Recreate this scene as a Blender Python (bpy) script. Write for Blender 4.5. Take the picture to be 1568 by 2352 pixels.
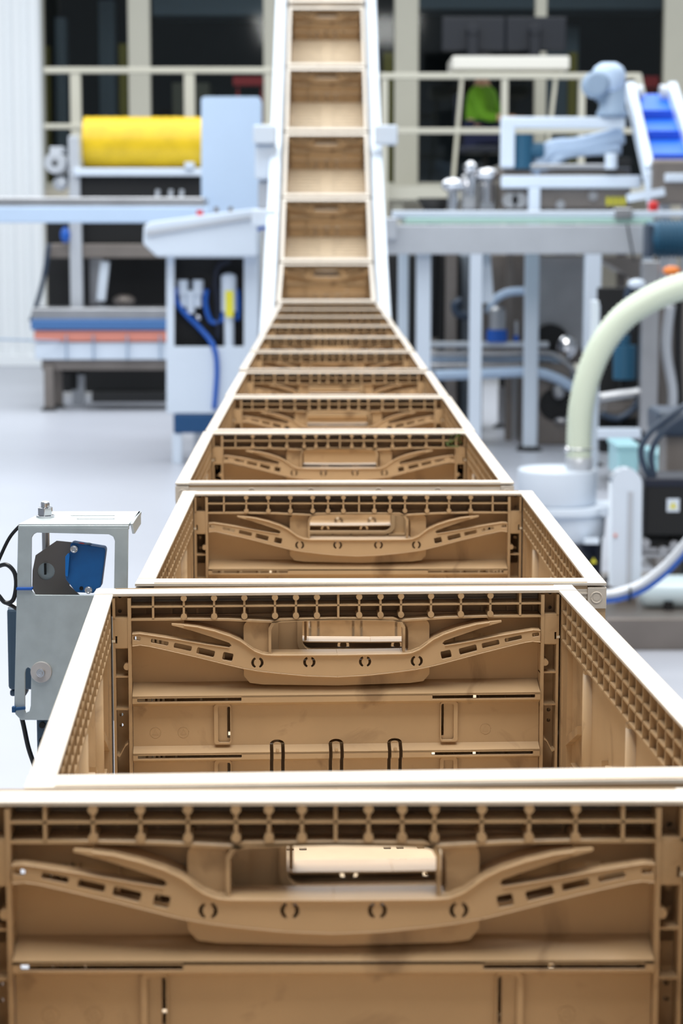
import bpy, bmesh, math, random
from mathutils import Vector, Matrix
random.seed(7)
PI = math.pi
for o in list(bpy.data.objects): bpy.data.objects.remove(o)
S = bpy.context.scene
C = S.collection
# ------------------------------------------------------------ camera, world, light, exposure
FPX = 5000.0; PITCH = math.radians(7.47); YAW = math.radians(0.37); HC = 1.45
cd = bpy.data.cameras.new('camera'); cam = bpy.data.objects.new('camera', cd); C.objects.link(cam)
cd.sensor_fit = 'HORIZONTAL'; cd.sensor_width = 24.0; cd.lens = FPX/1568*24.0
cam.location = (0, 0, HC); cam.rotation_euler = (PI/2-PITCH, 0, -YAW)
cd.clip_start = 0.05; cd.clip_end = 200
cd.dof.use_dof = True; cd.dof.focus_distance = 1.84; cd.dof.aperture_fstop = 12.0
S.camera = cam
w = bpy.data.worlds.new('world'); S.world = w; w.use_nodes = True
bg = w.node_tree.nodes['Background']; bg.inputs[0].default_value = (0.80, 0.90, 1.0, 1); bg.inputs[1].default_value = 0.26
def area(name, loc, sx, sy, power, rot=(0, 0, 0), col=(1, 1, 1)):
    l = bpy.data.lights.new(name, 'AREA'); l.shape = 'RECTANGLE'; l.size = sx; l.size_y = sy; l.energy = power; l.color = col
    o = bpy.data.objects.new(name, l); C.objects.link(o); o.location = loc; o.rotation_euler = rot
area('ceiling_light', (.2, 2.1, 5.4), 3.2, 6.2, 430, col=(1, .97, .93))
area('ceiling_light', (-2, 9.5, 6.5), 9, 6, 540, col=(.93, .97, 1))
area('ceiling_light', (0, 16.5, 6.5), 14, 7, 760, col=(.93, .97, 1))
S.view_settings.view_transform = 'Standard'; S.view_settings.look = 'None'; S.view_settings.gamma = 1
S.view_settings.use_curve_mapping = False
S.view_settings.exposure = 0.30
# ------------------------------------------------------------ helpers
ROT = cam.rotation_euler.to_matrix()
def pix(px, py, Y):
    d = ROT @ Vector(((px-784)/FPX, -(py-1176)/FPX, -1)); k = Y/d.y
    return Vector((d.x*k, Y, HC+d.z*k))
def fdist(py):
    return HC/math.tan(PITCH+math.atan((py-1176)/FPX))
def s2l(c):
    c /= 255.0
    return c/12.92 if c <= .04045 else ((c+.055)/1.055)**2.4
MATS = {}
def mat(name, rgb, rough=.5, metal=0., noise=0., nscale=20, bump=0., bscale=60, spec=.5, emit=0, trans=0, alpha=None, dirt=None):
    m = bpy.data.materials.new(name); m.use_nodes = True; nt = m.node_tree; b = nt.nodes['Principled BSDF']
    c = tuple(s2l(v) for v in rgb)+(1,)
    b.inputs['Base Color'].default_value = c; b.inputs['Roughness'].default_value = rough; b.inputs['Metallic'].default_value = metal
    b.inputs['Specular IOR Level'].default_value = spec
    tc = nt.nodes.new('ShaderNodeTexCoord')
    if noise > 0 or dirt:
        n = nt.nodes.new('ShaderNodeTexNoise'); n.inputs['Scale'].default_value = nscale; n.inputs['Detail'].default_value = 6
        nt.links.new(tc.outputs['Object'], n.inputs['Vector'])
        r = nt.nodes.new('ShaderNodeMapRange'); r.inputs['From Min'].default_value = .3; r.inputs['From Max'].default_value = .7
        r.inputs['To Min'].default_value = 1-noise; r.inputs['To Max'].default_value = 1+noise
        nt.links.new(n.outputs['Fac'], r.inputs['Value'])
        mx = nt.nodes.new('ShaderNodeVectorMath'); mx.operation = 'SCALE'; mx.inputs[0].default_value = c[:3]
        nt.links.new(r.outputs[0], mx.inputs['Scale'])
        out = mx.outputs[0]
        if dirt:
            n2 = nt.nodes.new('ShaderNodeTexNoise'); n2.inputs['Scale'].default_value = dirt[1]; n2.inputs['Detail'].default_value = 8
            n2.inputs['Distortion'].default_value = 1.2
            nt.links.new(tc.outputs['Object'], n2.inputs['Vector'])
            r2 = nt.nodes.new('ShaderNodeMapRange'); r2.inputs['From Min'].default_value = .57; r2.inputs['From Max'].default_value = .72
            r2.inputs['To Max'].default_value = dirt[2]
            nt.links.new(n2.outputs['Fac'], r2.inputs['Value'])
            m2 = nt.nodes.new('ShaderNodeMix'); m2.data_type = 'RGBA'
            nt.links.new(r2.outputs[0], m2.inputs['Factor']); nt.links.new(out, m2.inputs['A'])
            m2.inputs['B'].default_value = tuple(s2l(v) for v in dirt[0])+(1,)
            out = m2.outputs['Result']
        nt.links.new(out, b.inputs['Base Color'])
    if bump > 0:
        n = nt.nodes.new('ShaderNodeTexNoise'); n.inputs['Scale'].default_value = bscale; n.inputs['Detail'].default_value = 4
        nt.links.new(tc.outputs['Object'], n.inputs['Vector'])
        bp = nt.nodes.new('ShaderNodeBump'); bp.inputs['Strength'].default_value = bump; bp.inputs['Distance'].default_value = .002
        nt.links.new(n.outputs['Fac'], bp.inputs['Height']); nt.links.new(bp.outputs[0], b.inputs['Normal'])
    if emit: b.inputs['Emission Color'].default_value = c; b.inputs['Emission Strength'].default_value = emit
    if trans: b.inputs['Transmission Weight'].default_value = trans
    MATS[name] = m
    return m
TAN = mat('tan_plastic', (187, 158, 121), .34, noise=.07, nscale=14, bump=.12, bscale=35, dirt=((104, 76, 50), 16, .55))
TANW = mat('worn_toplit_tan_rim_plastic', (204, 194, 180), .38, noise=.06, nscale=40, bump=.35, bscale=60)  # chipped, worn rim; also paled to carry light falling from above
TANB = mat('toplit_tan_base_plastic', (196, 176, 148), .5, noise=.07, nscale=25, bump=.1, bscale=40)  # tan lightened so the top light on crate floors is in the colour
TANL = mat('tan_plastic_latch', (196, 166, 128), .40, noise=.05, nscale=20, bump=.1, bscale=40)
WHITEP = mat('off_white_plastic', (232, 224, 205), .4)
FLOOR = mat('floor_resin', (182, 185, 194), .38, noise=.035, nscale=.8, bump=.02, bscale=5)
WALL = mat('white_wall_panel', (238, 241, 243), .6, noise=.02, nscale=.5)
BEIGE = mat('beige_paint', (196, 192, 176), .5, noise=.02, nscale=3)
BEIGEW = mat('beige_wall', (214, 206, 188), .6, noise=.02, nscale=3)
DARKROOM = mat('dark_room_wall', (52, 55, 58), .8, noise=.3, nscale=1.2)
WHITE = mat('white_powder_coat', (214, 224, 236), .42, noise=.015, nscale=4)
PALEB = mat('pale_blue_grey_coat', (188, 208, 232), .45, noise=.02, nscale=3)
LGREY = mat('light_grey_steel', (196, 200, 206), .38, .35, noise=.05, nscale=4)
STEEL = mat('brushed_stainless', (178, 178, 180), .3, .85, noise=.1, nscale=5)
CHROME = mat('polished_steel', (225, 225, 228), .12, 1.0)
DSTEEL = mat('dull_brownish_steel', (132, 124, 118), .42, .6, noise=.12, nscale=4)
GALV = mat('galvanised_sheet', (186, 196, 198), .42, .55, noise=.07, nscale=60, bump=.05, bscale=200)
BLACK = mat('black_matt', (8, 8, 9), .6)
DNAVY = mat('dark_navy_plastic', (12, 20, 40), .5)
SCREEN = mat('black_monitor_shell', (12, 17, 28), .45)
BLUE = mat('sensor_blue', (10, 92, 158), .38, noise=.08, nscale=90)
BELT = mat('bright_blue_belt', (28, 110, 228), .4)
DBELT = mat('deep_blue_belt', (14, 76, 200), .4)
BHOSE = mat('blue_hose', (22, 88, 180), .35)
MBLUE = mat('steel_blue_casing', (146, 166, 188), .5, noise=.08, nscale=4)
PLINTH = mat('blue_plinth', (14, 70, 116), .5)
TEAL = mat('teal_motor', (30, 84, 112), .5)
PTEAL = mat('pale_teal_plastic', (165, 212, 220), .3)
YEL = mat('yellow_brush_plastic', (226, 188, 8), .38, noise=.12, nscale=6)
YELL = mat('yellow_label', (236, 226, 60), .5)
DYEL = mat('dark_yellow_post', (150, 130, 20), .6)
HOSE = mat('pale_green_hose', (214, 224, 204), .4)
REDM = mat('red_paint', (215, 40, 40), .5)
SALM = mat('salmon_belt', (222, 140, 122), .5)
ORNG = mat('orange_cap', (235, 130, 50), .5)
SLATE = mat('slate_blue_box', (62, 84, 104), .5)
CABLE = mat('black_cable', (22, 24, 28), .4)
DCABLE = mat('dark_slate_conduit', (48, 62, 80), .4)
GREEN = mat('hi_vis_green_cloth', (104, 160, 26), .8)
NAVYC = mat('navy_cloth', (22, 28, 60), .9)
SKIN = mat('skin', (205, 160, 130), .5)
LEAF = mat('leaf_green', (70, 88, 30), .7)
GREENG = mat('greenish_glass_edge', (180, 214, 202), .25)
RUBBER = mat('black_rubber', (30, 30, 32), .7)
def glassmat():
    m = bpy.data.materials.new('window_glass'); m.use_nodes = True; nt = m.node_tree
    for n in list(nt.nodes): nt.nodes.remove(n)
    o = nt.nodes.new('ShaderNodeOutputMaterial'); mx = nt.nodes.new('ShaderNodeMixShader'); t = nt.nodes.new('ShaderNodeBsdfTransparent')
    g = nt.nodes.new('ShaderNodeBsdfGlossy'); f = nt.nodes.new('ShaderNodeFresnel'); f.inputs[0].default_value = 1.4
    t.inputs[0].default_value = (.8, .85, .86, 1); g.inputs['Roughness'].default_value = .05
    nt.links.new(f.outputs[0], mx.inputs[0]); nt.links.new(t.outputs[0], mx.inputs[1]); nt.links.new(g.outputs[0], mx.inputs[2]); nt.links.new(mx.outputs[0], o.inputs[0])
    return m
GLASS = glassmat()
def curvemesh(outer, holes, t):
    cu = bpy.data.curves.new('c', 'CURVE'); cu.dimensions = '2D'; cu.fill_mode = 'BOTH'; cu.extrude = t/2
    for poly in [outer]+list(holes):
        s = cu.splines.new('POLY'); s.points.add(len(poly)-1)
        for i, p in enumerate(poly): s.points[i].co = (p[0], p[1], 0, 1)
        s.use_cyclic_u = True
    o = bpy.data.objects.new('c', cu); me = bpy.data.meshes.new_from_object(o)
    bpy.data.objects.remove(o); bpy.data.curves.remove(cu)
    return me
XZ = Matrix(((1, 0, 0, 0), (0, 0, 1, 0), (0, 1, 0, 0), (0, 0, 0, 1)))   # (u,v,w)->(x=u,y=w,z=v)
YZ = Matrix(((0, 0, 1, 0), (1, 0, 0, 0), (0, 1, 0, 0), (0, 0, 0, 1)))   # (u,v,w)->(x=w,y=u,z=v)
class MB:
    def __init__(s): s.bm = bmesh.new(); s.sm = False
    def box(s, x0, x1, y0, y1, z0, z1, M=None):
        m = Matrix.Translation(((x0+x1)/2, (y0+y1)/2, (z0+z1)/2)) @ Matrix.Diagonal((abs(x1-x0), abs(y1-y0), abs(z1-z0), 1))
        bmesh.ops.create_cube(s.bm, size=1, matrix=(M @ m) if M else m); return s
    def cone(s, p0, p1, r0, r1=None, seg=20):
        p0 = Vector(p0); p1 = Vector(p1); r1 = r0 if r1 is None else r1; d = p1-p0
        m = Matrix.Translation((p0+p1)/2) @ d.to_track_quat('Z', 'Y').to_matrix().to_4x4()
        bmesh.ops.create_cone(s.bm, cap_ends=True, segments=seg, radius1=max(r0, 1e-5), radius2=max(r1, 1e-5), depth=d.length, matrix=m); return s
    def sph(s, c, r, sc=(1, 1, 1), seg=16):
        bmesh.ops.create_uvsphere(s.bm, u_segments=seg, v_segments=seg//2+2, radius=r, matrix=Matrix.Translation(c) @ Matrix.Diagonal((*sc, 1))); return s
    def bar(s, p0, p1, wx, wz):
        p0 = Vector(p0); p1 = Vector(p1); d = p1-p0
        up = Vector((0, 0, 1)) if abs(d.normalized().z) < .95 else Vector((0, 1, 0))
        a = d.normalized(); x = a.cross(up).normalized(); z = x.cross(a)
        R = Matrix((x, a, z)).transposed().to_4x4()
        m = Matrix.Translation((p0+p1)/2) @ R @ Matrix.Diagonal((wx, d.length, wz, 1))
        bmesh.ops.create_cube(s.bm, size=1, matrix=m); return s
    def tube(s, pts, r, seg=12, rf=None, sub=6, cap=True):
        P = [Vector(p) for p in pts]; Q = []
        if sub > 1 and len(P) > 2:
            for i in range(len(P)-1):
                a = P[max(i-1, 0)]; b = P[i]; c = P[i+1]; d = P[min(i+2, len(P)-1)]
                for k in range(sub):
                    t = k/sub
                    Q.append(.5*((2*b)+(c-a)*t+(2*a-5*b+4*c-d)*t*t+(3*b-a-3*c+d)*t**3))
            Q.append(P[-1])
        else: Q = P
        rings = []; n = None
        for i, p in enumerate(Q):
            t = (Q[min(i+1, len(Q)-1)]-Q[max(i-1, 0)]).normalized()
            if n is None: n = t.orthogonal().normalized()
            n = (n-t*n.dot(t)).normalized(); b = t.cross(n); rr_ = rf(i, len(Q)) if rf else r
            rings.append([s.bm.verts.new(p+(n*math.cos(2*PI*k/seg)+b*math.sin(2*PI*k/seg))*rr_) for k in range(seg)])
        for a, b in zip(rings, rings[1:]):
            for k in range(seg):
                f = s.bm.faces.new((a[k], a[(k+1) % seg], b[(k+1) % seg], b[k])); f.smooth = True
        if cap: s.bm.faces.new(rings[0][::-1]); s.bm.faces.new(rings[-1])
        return s
    def lathe(s, c, prof, axis='Z', seg=32):
        c = Vector(c); rings = []
        for r, h in prof:
            ring = []
            for k in range(seg):
                a = 2*PI*k/seg; x, y = r*math.cos(a), r*math.sin(a)
                v = Vector((x, y, h)) if axis == 'Z' else (Vector((h, x, y)) if axis == 'X' else Vector((x, h, y)))
                ring.append(s.bm.verts.new(c+v))
            rings.append(ring)
        for a, b in zip(rings, rings[1:]):
            for k in range(seg): s.bm.faces.new((a[k], a[(k+1) % seg], b[(k+1) % seg], b[k])).smooth = True
        s.bm.faces.new(rings[0][::-1]); s.bm.faces.new(rings[-1]); return s
    def ring(s, c, R, r, axis='Y', seg=20):
        c = Vector(c); pts = []
        for k in range(seg+1):
            a = 2*PI*k/seg; x, y = R*math.cos(a), R*math.sin(a)
            pts.append(c+(Vector((x, 0, y)) if axis == 'Y' else Vector((0, x, y)) if axis == 'X' else Vector((x, y, 0))))
        return s.tube(pts, r, seg=6, sub=1)
    def plate(s, outer, holes, t, M):
        me = curvemesh(outer, holes, t); me.transform(M)
        b2 = bmesh.new(); b2.from_mesh(me); bmesh.ops.remove_doubles(b2, verts=b2.verts, dist=1e-6)
        tmp = bpy.data.meshes.new('t'); b2.to_mesh(tmp); b2.free(); s.bm.from_mesh(tmp)
        bpy.data.meshes.remove(tmp); bpy.data.meshes.remove(me); return s
    def prism(s, poly, a0, a1, axis='X'):
        # poly in (y,z) for X, (x,z) for Y, (x,y) for Z
        def P(p, a): return (a, p[0], p[1]) if axis == 'X' else ((p[0], a, p[1]) if axis == 'Y' else (p[0], p[1], a))
        A = [s.bm.verts.new(P(p, a0)) for p in poly]; B = [s.bm.verts.new(P(p, a1)) for p in poly]
        s.bm.faces.new(A); s.bm.faces.new(B[::-1]); n = len(poly)
        for i in range(n): s.bm.faces.new((A[i], B[i], B[(i+1) % n], A[(i+1) % n]))
        return s
    def build(s, name, m, parent=None, bevel=0, seg=2, smooth=False):
        bmesh.ops.recalc_face_normals(s.bm, faces=s.bm.faces)
        me = bpy.data.meshes.new(name); s.bm.to_mesh(me); s.bm.free()
        if smooth:
            for p in me.polygons: p.use_smooth = True
        me.materials.append(m)
        o = bpy.data.objects.new(name, me); C.objects.link(o)
        if parent:
            o.parent = parent
            t = parent; off = Vector((0, 0, 0))
            while t: off += t.location; t = t.parent
            me.transform(Matrix.Translation(-off))
        if bevel:
            b = o.modifiers.new('bevel', 'BEVEL'); b.width = bevel; b.segments = seg; b.limit_method = 'ANGLE'; b.harden_normals = False
        return o
def tag(o, label=None, cat=None, group=None, kind=None):
    if label: o['label'] = label
    if cat: o['category'] = cat
    if group: o['group'] = group
    if kind: o['kind'] = kind
    return o
def thing(name, loc, label, cat, group=None):
    o = bpy.data.objects.new(name, None); C.objects.link(o); o.location = loc; o.empty_display_size = .05
    return tag(o, label, cat, group)
def kids(o): return [c for c in bpy.data.objects if c.parent == o]
def copy_tree(o, parent=None):
    c = o.copy(); C.objects.link(c); c.parent = parent
    for ch in kids(o): copy_tree(ch, c)
    return c
def pbox(mb, x0, y0, x1, y1, Y, dep):
    """box whose front face at distance Y spans the measured bounds"""
    a = pix(x0, y0, Y); b = pix(x1, y1, Y); mb.box(a.x, b.x, Y, Y+dep, b.z, a.z); return mb
def fbox(mb, x0, y0, x1, Y, dep):
    """same, reaching down to the floor"""
    a = pix(x0, y0, Y); b = pix(x1, y0, Y); mb.box(a.x, b.x, Y, Y+dep, 0, a.z); return mb
def rr(x0, y0, x1, y1, r, n=4):
    P = []
    for cx, cy, a0 in ((x1-r, y1-r, 0), (x0+r, y1-r, 90), (x0+r, y0+r, 180), (x1-r, y0+r, 270)):
        for k in range(n+1):
            a = math.radians(a0+90*k/n); P.append((cx+r*math.cos(a), cy+r*math.sin(a)))
    return P
def circ(cx, cy, r, n=14): return [(cx+r*math.cos(2*PI*k/n), cy+r*math.sin(2*PI*k/n)) for k in range(n)]
# ------------------------------------------------------------ the setting
YB = 23.6
mb = MB(); mb.box(-14, 14, -3, YB+6, -.1, 0); tag(mb.build('floor', FLOOR), kind='structure')
p = pix(97, 400, YB-.8)
mb = MB(); mb.box(p.x-6, p.x, YB-.8, YB-.6, 0, 5.2)
for k in range(24): mb.box(p.x-.02-k*.17-.10, p.x-.02-k*.17, YB-.83, YB-.8, 0.12, 5.2)
mb.box(p.x-6, p.x+.02, YB-.86, YB-.8, 0, .12)
tag(mb.build('wall_left', WALL, bevel=.012), kind='structure')
mb = MB(); a = pix(97, 432, YB); b = pix(1640, 432, YB)
mb.box(a.x-1, b.x+3, YB, YB+.2, 0, a.z); mb.box(a.x-1, b.x+3, YB, YB+.2, 4.9, 5.6)
for x0, x1 in ((-20, 100), (1640, 2100)):
    q0 = pix(x0, 400, YB).x; q1 = pix(x1, 400, YB).x; mb.box(q0, q1, YB, YB+.2, a.z, 4.9)
tag(mb.build('wall_back', BEIGEW), kind='structure')
mb = MB(); pbox(mb, 870, 424, 1200, 440, YB-.08, .08); tag(mb.build('trim_1', BEIGE, bevel=.01), kind='structure')
cols = [(100, 0), (297, 347), (608, 640), (905, 960), (1225, 1252), (1520, 1580)]
zt = 4.9; zs = a.z
edges = [100, 322, 622, 932, 1238, 1550, 1640]
wid = [(90, 104), (297, 347), (606, 634), (905, 960), (1226, 1252), (1520, 1578), (1630, 1650)]
for i in range(6):
    r_ = thing('window_%d' % (i+1), (pix((edges[i]+edges[i+1])/2, 400, YB).x, YB, zs), None, None); r_['kind'] = 'structure'
    xl = pix(edges[i], 300, YB).x; xr = pix(edges[i+1], 300, YB).x
    MB().box(xl, xr, YB+.10, YB+.11, zs, zt).build('pane', GLASS, r_)
    f = MB(); L = pix(wid[i][0], 300, YB).x; R = pix(wid[i][1], 300, YB).x
    f.box(L, R, YB-.04, YB+.09, zs, zt)
    f.box(R, pix(wid[i+1][0], 300, YB).x, YB, YB+.09, zs, zs+.06)
    f.build('window_frame', BEIGE, r_, bevel=.01)
# dark room behind the glass
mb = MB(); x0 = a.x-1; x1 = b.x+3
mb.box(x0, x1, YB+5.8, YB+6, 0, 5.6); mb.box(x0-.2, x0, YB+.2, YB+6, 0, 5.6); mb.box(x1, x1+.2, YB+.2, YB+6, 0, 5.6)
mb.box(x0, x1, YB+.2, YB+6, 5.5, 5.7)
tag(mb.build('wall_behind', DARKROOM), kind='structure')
# ------------------------------------------------------------ crates
RIMH = 0.300; CH = 0.190; CZ = HC-RIMH-CH
Z0r = math.tan(PITCH+math.atan((1357-1176)/FPX))
def F(px, py):   # a point of the end wall measured on the second crate -> (u, z)
    t = math.tan(PITCH+math.atan((py-1176)/FPX))
    return ((px-770)/2762.0, CH-1.786*(t-Z0r))
def FP(pts): return [F(*p_) for p_ in pts]
def mir(pts): return pts+[(1540-x, y) for x, y in reversed(pts)]
def fz(py): return F(0, py)[1]
def fu(px): return F(px, 0)[0]
def frr(x0, y0, x1, y1, r): return FP(rr(x0, y0, x1, y1, r))
def at(w_): return Matrix.Translation((0, w_, 0)) @ XZ
YI, YO = .274, .300
crate = thing('plastic_crate', (0, 0, 0), 'x', 'crate', 'tan folding crates queued on the conveyor')
def make_end_wall():
    m = MB()
    # back panel behind the honeycomb and latch, with handle opening
    hh = frr(618, 1422, 931, 1514, 22)
    ao = [(306, 1461), (400, 1461), (470, 1466), (540, 1476), (546, 1520), (520, 1522), (400, 1500), (306, 1480)]
    m.plate([F(262, 1414), F(1278, 1414), F(1278, 1580), F(262, 1580)], [hh, FP(ao), FP([(1540-x, y) for x, y in reversed(ao)])], .003, at(.2925))
    m.plate([F(262, 1356), F(1278, 1356), F(1278, 1417), F(262, 1417)], [], .002, at(.2975))
    for P_ in (ao, [(1540-x, y) for x, y in reversed(ao)]):  # covers added outside to close the cavity and darken the latch slots
        c0 = [p_ for p_ in P_ if 395 < p_[0] < 1145]
        m.plate(FP([(min(p_[0] for p_ in c0)-6, 1448), (max(p_[0] for p_ in c0)+6, 1448), (max(p_[0] for p_ in c0)+6, 1530), (min(p_[0] for p_ in c0)-6, 1530)]), [], .0015, at(.2992))
    # grid
    gy0, gy1 = 1362, 1417
    for x in (350, 420, 489, 558, 628, 676, 724, 773, 821, 870, 917, 986, 1055, 1123, 1192):
        u = fu(x); m.box(u-.0009, u+.0009, YI, .297, fz(gy1), fz(gy0))
        if x not in (350, 773, 1192):
            for y in (1369, 1411): m.cone((u, YI-.0008, fz(y)), (u, .291, fz(y)), .0026, seg=12)
    m.box(fu(300), fu(1240), YI, .297, fz(1390), fz(1386))
    low = [(300, 1415), (420, 1415), (520, 1417), (630, 1423), (680, 1420), (770, 1418)]
    lowb = [(x, y+4.5) for x, y in low]
    m.plate(FP(mir(low)+list(reversed(mir(lowb)))), [], .297-YI, at((YI+.297)/2))
    # surround lobes and lip of the handle opening
    m.plate(frr(556, 1424, 984, 1526, 16), [frr(614, 1426, 935, 1516, 26)], .003, at(.281))
    m.plate(FP(mir([(613, 1498), (613, 1440), (621, 1425), (640, 1418), (770, 1417)])+list(reversed(mir([(619, 1498), (619, 1443), (626, 1430), (642, 1423), (770, 1422)])))), [], .012, at(.280))
    # boss under the latch
    m.plate(FP(mir([(770, 1520), (556, 1520), (556, 1550), (570, 1566), (600, 1570), (770, 1574)][::-1][::-1])), [], .012, at(.284))
    # first ledge
    def ledge(ya, yb, yc, yd, n0, n1, n2):
        z = [fz(v) for v in (ya, yb, yc, yd)]
        # (y,z) profile extruded along x
        poly = [(n0, z[0]), (n1, z[1]), (n1, z[1]-.0015), (n0+.002, z[0]-.004)]
        m.prism(poly, fu(301), fu(1239), 'X')
    ledge(1568, 1590, 0, 0, .292, .2690, 0)
    z1590, z1604 = fz(1589), fz(1606)
    m.plate([(fu(301), z1604), (fu(1239), z1604), (fu(1239), z1590), (fu(301), z1590)],
            [frr(312, 1592, 550, 1602, 2), frr(989, 1592, 1227, 1602, 2)], .003, at(.2705))
    m.prism([(.269, z1604), (.2765, fz(1616)), (.280, fz(1616)), (.272, z1604)], fu(301), fu(1239), 'X')
    # middle panel with framed cut-outs
    for x0, x1 in ((301, 1239),):
        bot = []
        for cx in (632, 768, 904):
            bot += [(cx-17, 1708)]+[(cx-17*math.cos(PI*k/8), 1706-10*math.sin(PI*k/8)) for k in range(9)]+[(cx+17, 1708)]
            m.plate(FP([(cx-9, 1708)]+[(cx-9*math.cos(PI*k/8), 1707-5*math.sin(PI*k/8)) for k in range(9)]+[(cx+9, 1708)]), [], .003, at(.279))
        m.plate(FP([(x0, 1614), (x0, 1708)]+bot+[(x1, 1708), (x1, 1614)]),
                [frr(517, 1620, 525, 1692, 3), frr(1011, 1618, 1018, 1692, 3)], .003, at(.279))
    for a_, b_ in ((487, 526), (1009, 1049)):
        m.plate(frr(a_, 1612, b_, 1703, 6), [frr(a_+(9 if a_ < 700 else 2), 1616, b_-(2 if a_ < 700 else 9), 1699, 5)], .004, at(.2755))
    za, zb = fz(1719), fz(1735)
    gaps = [(cx+g0, cx+g1) for cx in (632, 768, 904) for g0, g1 in ((-17, -9), (9, 17))]
    xs = [301]+[v for g_ in gaps for v in g_]+[1239]
    for i in range(0, len(xs), 2):
        xa, xb = xs[i], xs[i+1]
        def pick(*hs): return [frr(*h_) for h_ in hs if xa < h_[0] and h_[2] < xb]
        m.prism([(.2805, fz(1703)), (.2690, fz(1720)), (.2690, fz(1720)-.0015), (.2825, fz(1703)-.004)], fu(xa), fu(xb), 'X')
        m.plate([(fu(xa), zb), (fu(xb), zb), (fu(xb), za), (fu(xa), za)], pick((312, 1722, 550, 1731, 2), (987, 1722, 1224, 1731, 2)), .003, at(.2705))
        m.prism([(.269, zb), (.2765, fz(1744)), (.280, fz(1744)), (.272, zb)], fu(xa), fu(xb), 'X')
        m.plate([(fu(xa), .012), (fu(xb), .012), F(xb, 1742), F(xa, 1742)], pick((517, 1746, 525, 1815, 3), (1011, 1746, 1018, 1815, 3)), .003, at(.279))
    for a_, b_ in ((487, 526), (1009, 1049)):
        m.plate(frr(a_, 1740, b_, 1822, 6), [frr(a_+8, 1745, b_-(2 if a_ < 700 else 9), 1818, 5)], .004, at(.2755))
    for cx in (632, 768, 904):
        m.cone((fu(cx), .2680, fz(1715)), (fu(cx), .272, fz(1715)), .0013, seg=10)
    # embossed recycling marks
    for cx in (352, 416, 1115):
        m.ring((fu(cx), .2774, fz(1677)), .0045, .0002, 'Y')
        for k in range(3):
            a0 = PI/2+2*PI*k/3; a1 = a0+2*PI/3
            m.bar((fu(cx)+.0028*math.cos(a0), .2775, fz(1678)+.0028*math.sin(a0)), (fu(cx)+.0028*math.cos(a1), .2775, fz(1678)+.0028*math.sin(a1)), .0004, .0004)
    # outer face: stiffening ribs
    for x in range(330, 1240, 60):
        u = fu(x)
        if 600 < x < 950: m.box(u-.001, u+.001, .294, .2985, .02, fz(1522))
        else: m.box(u-.001, u+.001, .294, .2985, .02, fz(1400))
    for y in (1400, 1525, 1600, 1720): m.box(fu(262), fu(1278), .2935, .2985, fz(y)-.001, fz(y)+.001)
    m.plate(frr(606, 1412, 943, 1522, 27), [frr(618, 1422, 931, 1514, 22)], .006, at(.2965))
    m.box(fu(262), fu(1278), YI+.004, .292, .004, .014)
    return m.build('end_wall', TAN, crate)
def make_rim_end():
    m = MB()
    m.box(-.2, .2, YI-.001, YO, CH-.0024, CH)
    m.box(-.184, .184, .296, YO-.001, CH-.014, CH-.0055)
    m.box(-.184, .184, .296, YO, CH-.0100, CH-.0085)
    for s in (-1, 1):
        m.box(s*.184, s*.2, .29, YO+.0008, CH-.022, CH-.004)
        m.ring((s*.1915, YO+.0008, CH-.0125), .0046, .0007)
        m.cone((s*.1915, YO-.002, CH-.0125), (s*.1915, YO+.001, CH-.0125), .003, seg=14)
    for u in (-.11, -.04, .04, .11): m.ring((u, YO, CH-.0095), .0034, .0006)
    return m
def make_post(s):
    m = MB()
    def X(px): return s*abs(fu(px))
    def P(pts): return [(s*abs(u), z) for u, z in FP(pts)]
    xo, xi = s*.1855, X(300)
    m.box(xo, xo-s*.0022, YI, .294, .004, CH-.004)
    m.box(xi, xi+s*.0028, YI-.001, .294, .004, CH-.004)
    hs = []
    for y in (1371, 1405, 1500, 1532, 1643, 1667): hs.append([(s*abs(p_[0]), p_[1]) for p_ in FP(circ(272.5, y, 4.6, 10))])
    m.plate([(xo, .004), (xi, .004), (xi, CH-.004), (xo, CH-.004)], hs, .002, at(.292))
    m.box(xo, xi, YI, .292, fz(1417), fz(1413))
    m.plate(P([(262, 1417), (298, 1417), (298, 1481), (262, 1481), (262, 1471), (268, 1471), (268, 1454), (262, 1454)]), [], .003, at(YI+.0012))
    for y in (1481, 1547, 1621, 1775): m.box(xo, xi, YI+.001, .286, fz(y+2.2), fz(y-1.5))
    a_, b_, c_, d_ = [Vector((s*abs(p_[0]), 0, p_[1])) for p_ in FP([(290, 1697), (283, 1702), (270, 1726), (264, 1723)])]
    for q, r_ in ((a_, b_), (b_, c_), (c_, d_)):
        m.bar((q.x, .280, q.z), (r_.x, .280, r_.z), .0014, .010) if False else m.prism([(q.x, q.z), (r_.x, r_.z), (r_.x, r_.z-.0016), (q.x, q.z-.0016)], YI+.001, .286, 'Y')
    u = s*abs(fu(289)); m.cone((u, YI-.0006, fz(1524)), (u, .286, fz(1524)), .0028, seg=12)
    # outer grooves
    for k in range(3): m.box(s*(.186-.004*k), s*(.184-.004*k), .294, .2995, .004, CH-.022)
    return m.build('corner_post', TAN, ew)
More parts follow.
